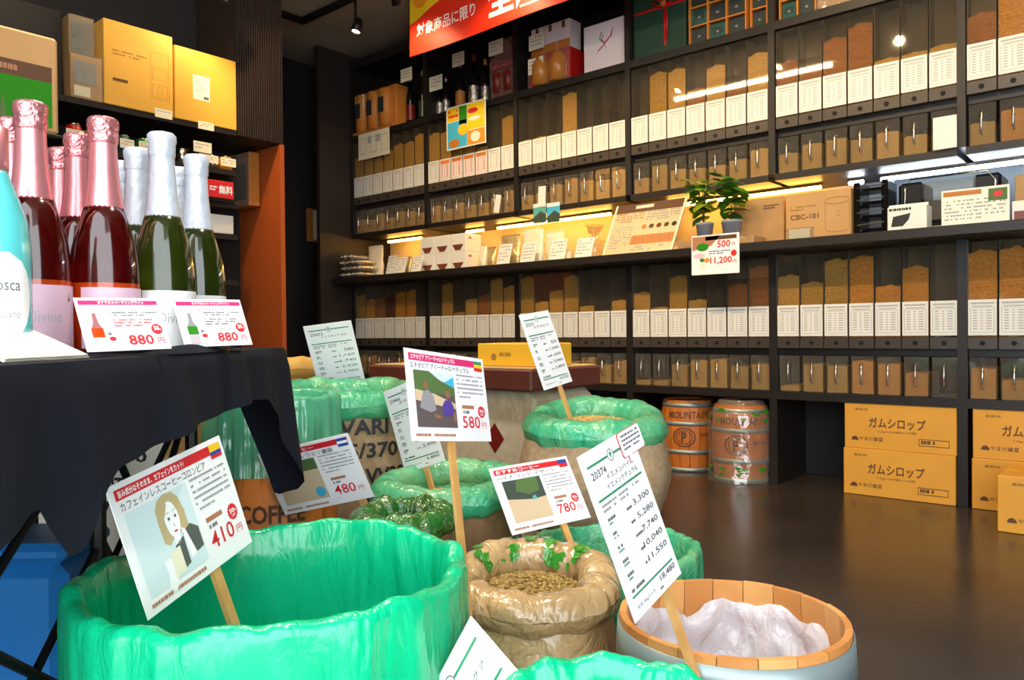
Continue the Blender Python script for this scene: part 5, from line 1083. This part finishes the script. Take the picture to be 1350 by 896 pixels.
G('neck', 'ink_white', R4(.35, .36, .40, .44), .0010); G('coat', 'coat_print', [(.42, .42), (.50, .46), (.56, .40), (.56, .24), (.47, .22)], .0010); G('coat', 'coat_print', [(.34, .36), (.42, .40), (.42, .18), (.36, .16)], .0010); G('arm', 'ink_white', [(.42, .47), (.45, .44), (.49, .22), (.44, .20)], .0012); G('mug', 'mug_print', [(.28, .33), (.37, .35), (.37, .15), (.28, .13)], .0013); G('hand', 'ink_white', [(.22, .30), (.28, .30), (.29, .12), (.25, .05), (.21, .10), (.23, .20)], .0012)
for ex in (.35, .405): G('eye', 'ink_mid', E(ex, .575, .010, .014, 8), .0014)
G('mouth', 'ink_red', E(.378, .465, .016, .008, 8), .0014); G('nose', 'ink_soft', [(.376, .54), (.382, .50), (.374, .50)], .0014)
for ex in (.35, .405): G('brow', 'hair_print', [(ex - .014, .615), (ex + .014, .62), (ex + .014, .627), (ex - .014, .622)], .0014)
t, s, w, h, G, T, D = landscape('480', 'price card reading 480 yen half behind the black cloth', 'おすすめコーヒー', 'エルサルバドル ウエツ農園', '480', '', ['ink_blue', 'ink_white', 'ink_blue'], stick=.10, sx=.075)
G('photograph', 'sand_print', R4(.07, .14, .56, .77)); G('photo_trees', 'tree_print', R4(.07, .6, .56, .77), .0009); G('photo_people', 'ink_mid', [(.1, .4), (.3, .45), (.34, .6), (.1, .62)], .001); G('blue_badge', 'ink_cyan', disc(.49, .25, .055, .078), .0011)
t, s, w, h, G, T, D = landscape('580', 'price card reading 580 yen with a photo of two farmers', 'エチオピア アリーチャG1ナチュラル', 'エチオピア アリーチャG1ナチュラル', '580', '30', ['ink_green', 'ink_yellow', 'ink_red'], 'ink_pink', stick=.30, sx=-.004)
G('photograph', 'ground_print', R4(.08, .15, .56, .77)); G('photo_sky', 'pale_blue', [(.25, .77), (.56, .77), (.56, .66), (.40, .66)], .0008); G('photo_hill', 'ink_cyan', [(.44, .66), (.56, .73), (.56, .60), (.44, .60)], .0009); G('photo_trees', 'tree_print', [(.08, .55), (.08, .77), (.26, .77), (.38, .68), (.56, .60), (.56, .50)], .0010); G('photo_path', 'sand_print', [(.08, .44), (.08, .56), (.30, .52), (.56, .42), (.56, .36), (.3, .40)], .0011)
G('photo_figure', 'ink_soft', [(.12, .36), (.17, .54), (.23, .56), (.29, .50), (.31, .34), (.24, .31)], .0012); G('photo_head', 'face_print', E(.205, .61, .028, .045), .0013); G('photo_figure', 'purple_print', [(.40, .28), (.39, .40), (.43, .46), (.50, .45), (.53, .38), (.52, .28)], .0012); G('photo_head', 'face_print', E(.465, .52, .030, .045), .0013); G('photo_arm', 'face_print', [(.28, .30), (.36, .28), (.37, .24), (.29, .25)], .0013); G('photo_arm', 'face_print', [(.51, .30), (.54, .34), (.545, .22), (.52, .21)], .0013)
t, s, w, h, G, T, D = landscape('780', 'price card reading 780 yen above the shiny tan sack', 'おすすめコーヒー', 'ハイチ ゾンビ デザート', '780', '50', ['ink_blue', 'ink_red'], stick=.14, sx=.03)
G('photograph', 'sand_print', R4(.09, .15, .56, .77)); G('photo_trees', 'shade_print', [(.09, .50), (.09, .77), (.56, .77), (.56, .46), (.4, .44)], .0009); G('photo_leaves', 'tree_print', [(.22, .6), (.26, .77), (.52, .77), (.5, .56), (.36, .52)], .0010); G('photo_figure', 'ink_teal', [(.38, .43), (.44, .44), (.43, .50), (.39, .49)], .0011)
def portrait(key, label, code, l1_, l2_, prices, big, **kw):
    t, s, w, h, G, T, D = base_card(key, label, **kw)
    G('green_bar', 'ink_green', R4(.08, .905, .92, .92)); G('round_emblem', 'ink_white', disc(.5, .912, .055, .042), .0009)
    for i in range(12):
        a, b_ = i * math.pi / 6, (i + 1) * math.pi / 6; G('emblem_ring', 'ink_mid', [(.5 + .055 * math.cos(a), .912 + .039 * math.sin(a)), (.5 + .055 * math.cos(b_), .912 + .039 * math.sin(b_)), (.5 + .045 * math.cos(b_), .912 + .032 * math.sin(b_)), (.5 + .045 * math.cos(a), .912 + .032 * math.sin(a))], .0011)
    G('emblem_leaf', 'ink_green', [(.5, .89), (.525, .92), (.5, .935), (.475, .92)], .0011)
    T(code, 'ink_black', .10, .83, .36, .875); T(l1_, 'ink_black', .32, .79, .84, .825)
    if l2_: T(l2_, 'ink_black', .28, .735, .88, .77)
    G('green_bar', 'ink_green', R4(.08, .70, .92, .714)); D('ink_soft', .1, .62, .82, .68, 2, 3, .05)
    n = len(prices)
    for i, pr in enumerate(prices):
        v = .555 - i * .085; T(pr, 'ink_black', .92 - .065 * len(pr), v, .92, v + .042); D('ink_mid', .46, v + .004, .60, v + .022, 1, i, .2, .9); D('ink_mid', .12, v + .02, .26, v + .04, 1, i + 2, .2, .9); D('ink_green', .12, v, .24, v + .012, 1, i + 3, .22, .9)
    D('ink_mid', .1, .145, .5, .165, 1, 9, .07, .9); G('green_bar', 'ink_green', R4(.08, .118, .92, .130)); T('生豆 1Kgパック', 'ink_black', .10, .045, .46, .07); T(big, 'ink_black', .60, .065, .92, .105); D('ink_mid', .55, .03, .72, .042, 1, 9, .2, .9)
    return t, s, w, h, G, T, D
portrait('20433', 'tall white price card numbered 20433 in the rear green-rimmed sack', '20433', 'インドネシア ガヨ', '', ['580', '1,160', '1,740', '2,320', '2,900'], '3,480', stick=.10, group='tall price lists on sticks')
portrait('20444', 'tall white price card numbered 20444 partly behind the 580 card', '20444', 'エチオピア', '', ['580', '1,160', '1,740', '2,320', '2,900'], '4,800', stick=.06, sx=.0, group='tall price lists on sticks')
t, s, w, h, G, T, D = portrait('s20374', 'small-looking tall price card in the fat green-rimmed sack', '20374', 'エチオピア', '', ['830', '1,240', '1,650', '2,060', '2,890'], '4,730', stick=.15, sx=.01, group='tall price lists on sticks'); T('', 'ink_black', 0, 0, 1, 1) if False else None
t, s, w, h, G, T, D = portrait('L20374', 'large tall price card numbered 20374 stuck in the open barrel', '20374', 'イエメンハイミ', 'イエメンナチュラル', ['3,300', '5,280', '7,740', '10,040', '11,550'], '18,480', stick=.20, sx=.025, group='tall price lists on sticks')
bub = [(.70, .86), (.72, .845), (.80, .845), (.78, .80), (.86, .845), (1.12, .845), (1.14, .86), (1.14, .985), (1.12, 1.0), (.72, 1.0), (.70, .985)]
G('speech_bubble', 'ink_red', [(u + (.006 if u > .9 else -.006), v + (.005 if v > .9 else -.005)) for u, v in bub], .0016); G('speech_bubble', 'ink_white', bub, .0022); D('ink_mid', .74, .87, 1.10, .98, 4, 4, .12, .45, .9, .0028)
portrait('bot', 'tilted price card cut by the bottom edge beside the large green bin', '20420', 'アンティグア', '', [], '5,520', stick=.10, sx=0, group='tall price lists on sticks')
def wine_card(key, label, bot):
    t, s, w, h, G, T, D = base_card(key, label, group='wine price cards on the tablecloth')
    G('header_band', 'ink_pink', R4(.03, .86, .97, .94)); T('おすすめスパークリングワイン', 'ink_white', .25, .87, .80, .93, .02, .001); T('ディヴィーヌ ジュスティーヌブリュット', 'ink_black', .06, .74, .94, .81)
    D('ink_mid', .38, .62, .95, .72, 2, 3, .04); D('ink_red' if bot else 'ink_mid', .38, .42, .85, .58, 3, 5, .04)
    G('bottle_picture', 'foil_pink_plain' if bot else 'ink_soft', [(.15, .70), (.19, .70), (.20, .52), (.24, .40), (.10, .40), (.14, .52)], .0008); G('bottle_picture', 'rose_orange' if bot else 'leaf_print', R4(.10, .25, .24, .42), .0009); G('bottle_picture', 'label_pink' if bot else 'label_ink', R4(.10, .05, .24, .25), .0008)
    D('ink_mid', .28, .28, .36, .34, 1, 3, .2, .9); G('red_stamp', 'ink_red', disc(.32, .22, .04, .04, 10), .0008)
    T('880', 'ink_red', .50, .09, .80, .28, .02); T('円', 'ink_red', .85, .10, .93, .22, .01); T('1,760円の品', 'ink_mid', .50, .33, .73, .38); G('discount_badge', 'ink_red', [(.875 + .075 * k * math.cos(a), .38 + .075 * w / h * k * math.sin(a)) for a, k in ((i * math.pi / 14, 1 if i % 2 else .86) for i in range(28))], .0010); T('50', 'ink_white', .835, .35, .90, .44, .02, .0014); T('%', 'ink_white', .905, .35, .925, .39, .01, .0014)
    MB().add([(-w * .3, -h / 2, -.0013), (w * .3, -h / 2, -.0013), (w * .3, -h * .1, -.0013), (-w * .3, -h * .1, -.0013), (-w * .3, -h / 2, -.03), (w * .3, -h / 2, -.03)], [(0, 1, 2, 3), (3, 2, 5, 4), (0, 4, 5, 1)]).build('easel', 'glass_clear', t)
wine_card('880a', 'left 880 yen card showing a pink bottle on the tablecloth', 1)
wine_card('880b', 'right 880 yen card showing a green bottle on the tablecloth', 0)
# cream tent card at the table's left end
pts = [at_z(-60, 476, ZTB + .007), at_z(117, 467, ZTB + .0075)]; a, b_ = pts; mid = (a + b_) / 2; x_ = (b_ - a); x_.z = 0; Lc = min(x_.length, .12); x_.normalize(); bk = x_.cross(Vector((0, 0, -1)))
bk = Vector((-x_.y, x_.x, 0)); bk = bk if bk.dot(-RIGHT) > 0 else -bk
o0 = b_ - x_ * Lc; o0.z = ZTB + .0075
t = thing('tent_card', 'cream acrylic card lying slanted at the left end of the table', 'card', M=axes(o0 + x_ * Lc / 2, x_, bk * .8 + Vector((0, 0, .35))))
MB().rbox(-Lc / 2, Lc / 2, 0, .10, -.002, .0, .0006).build('sheet', 'cream', t); MB().box(-Lc / 2, Lc / 2 + .003, .0, .104, -.0045, -.0025).build('backing', 'tag_cream', t)
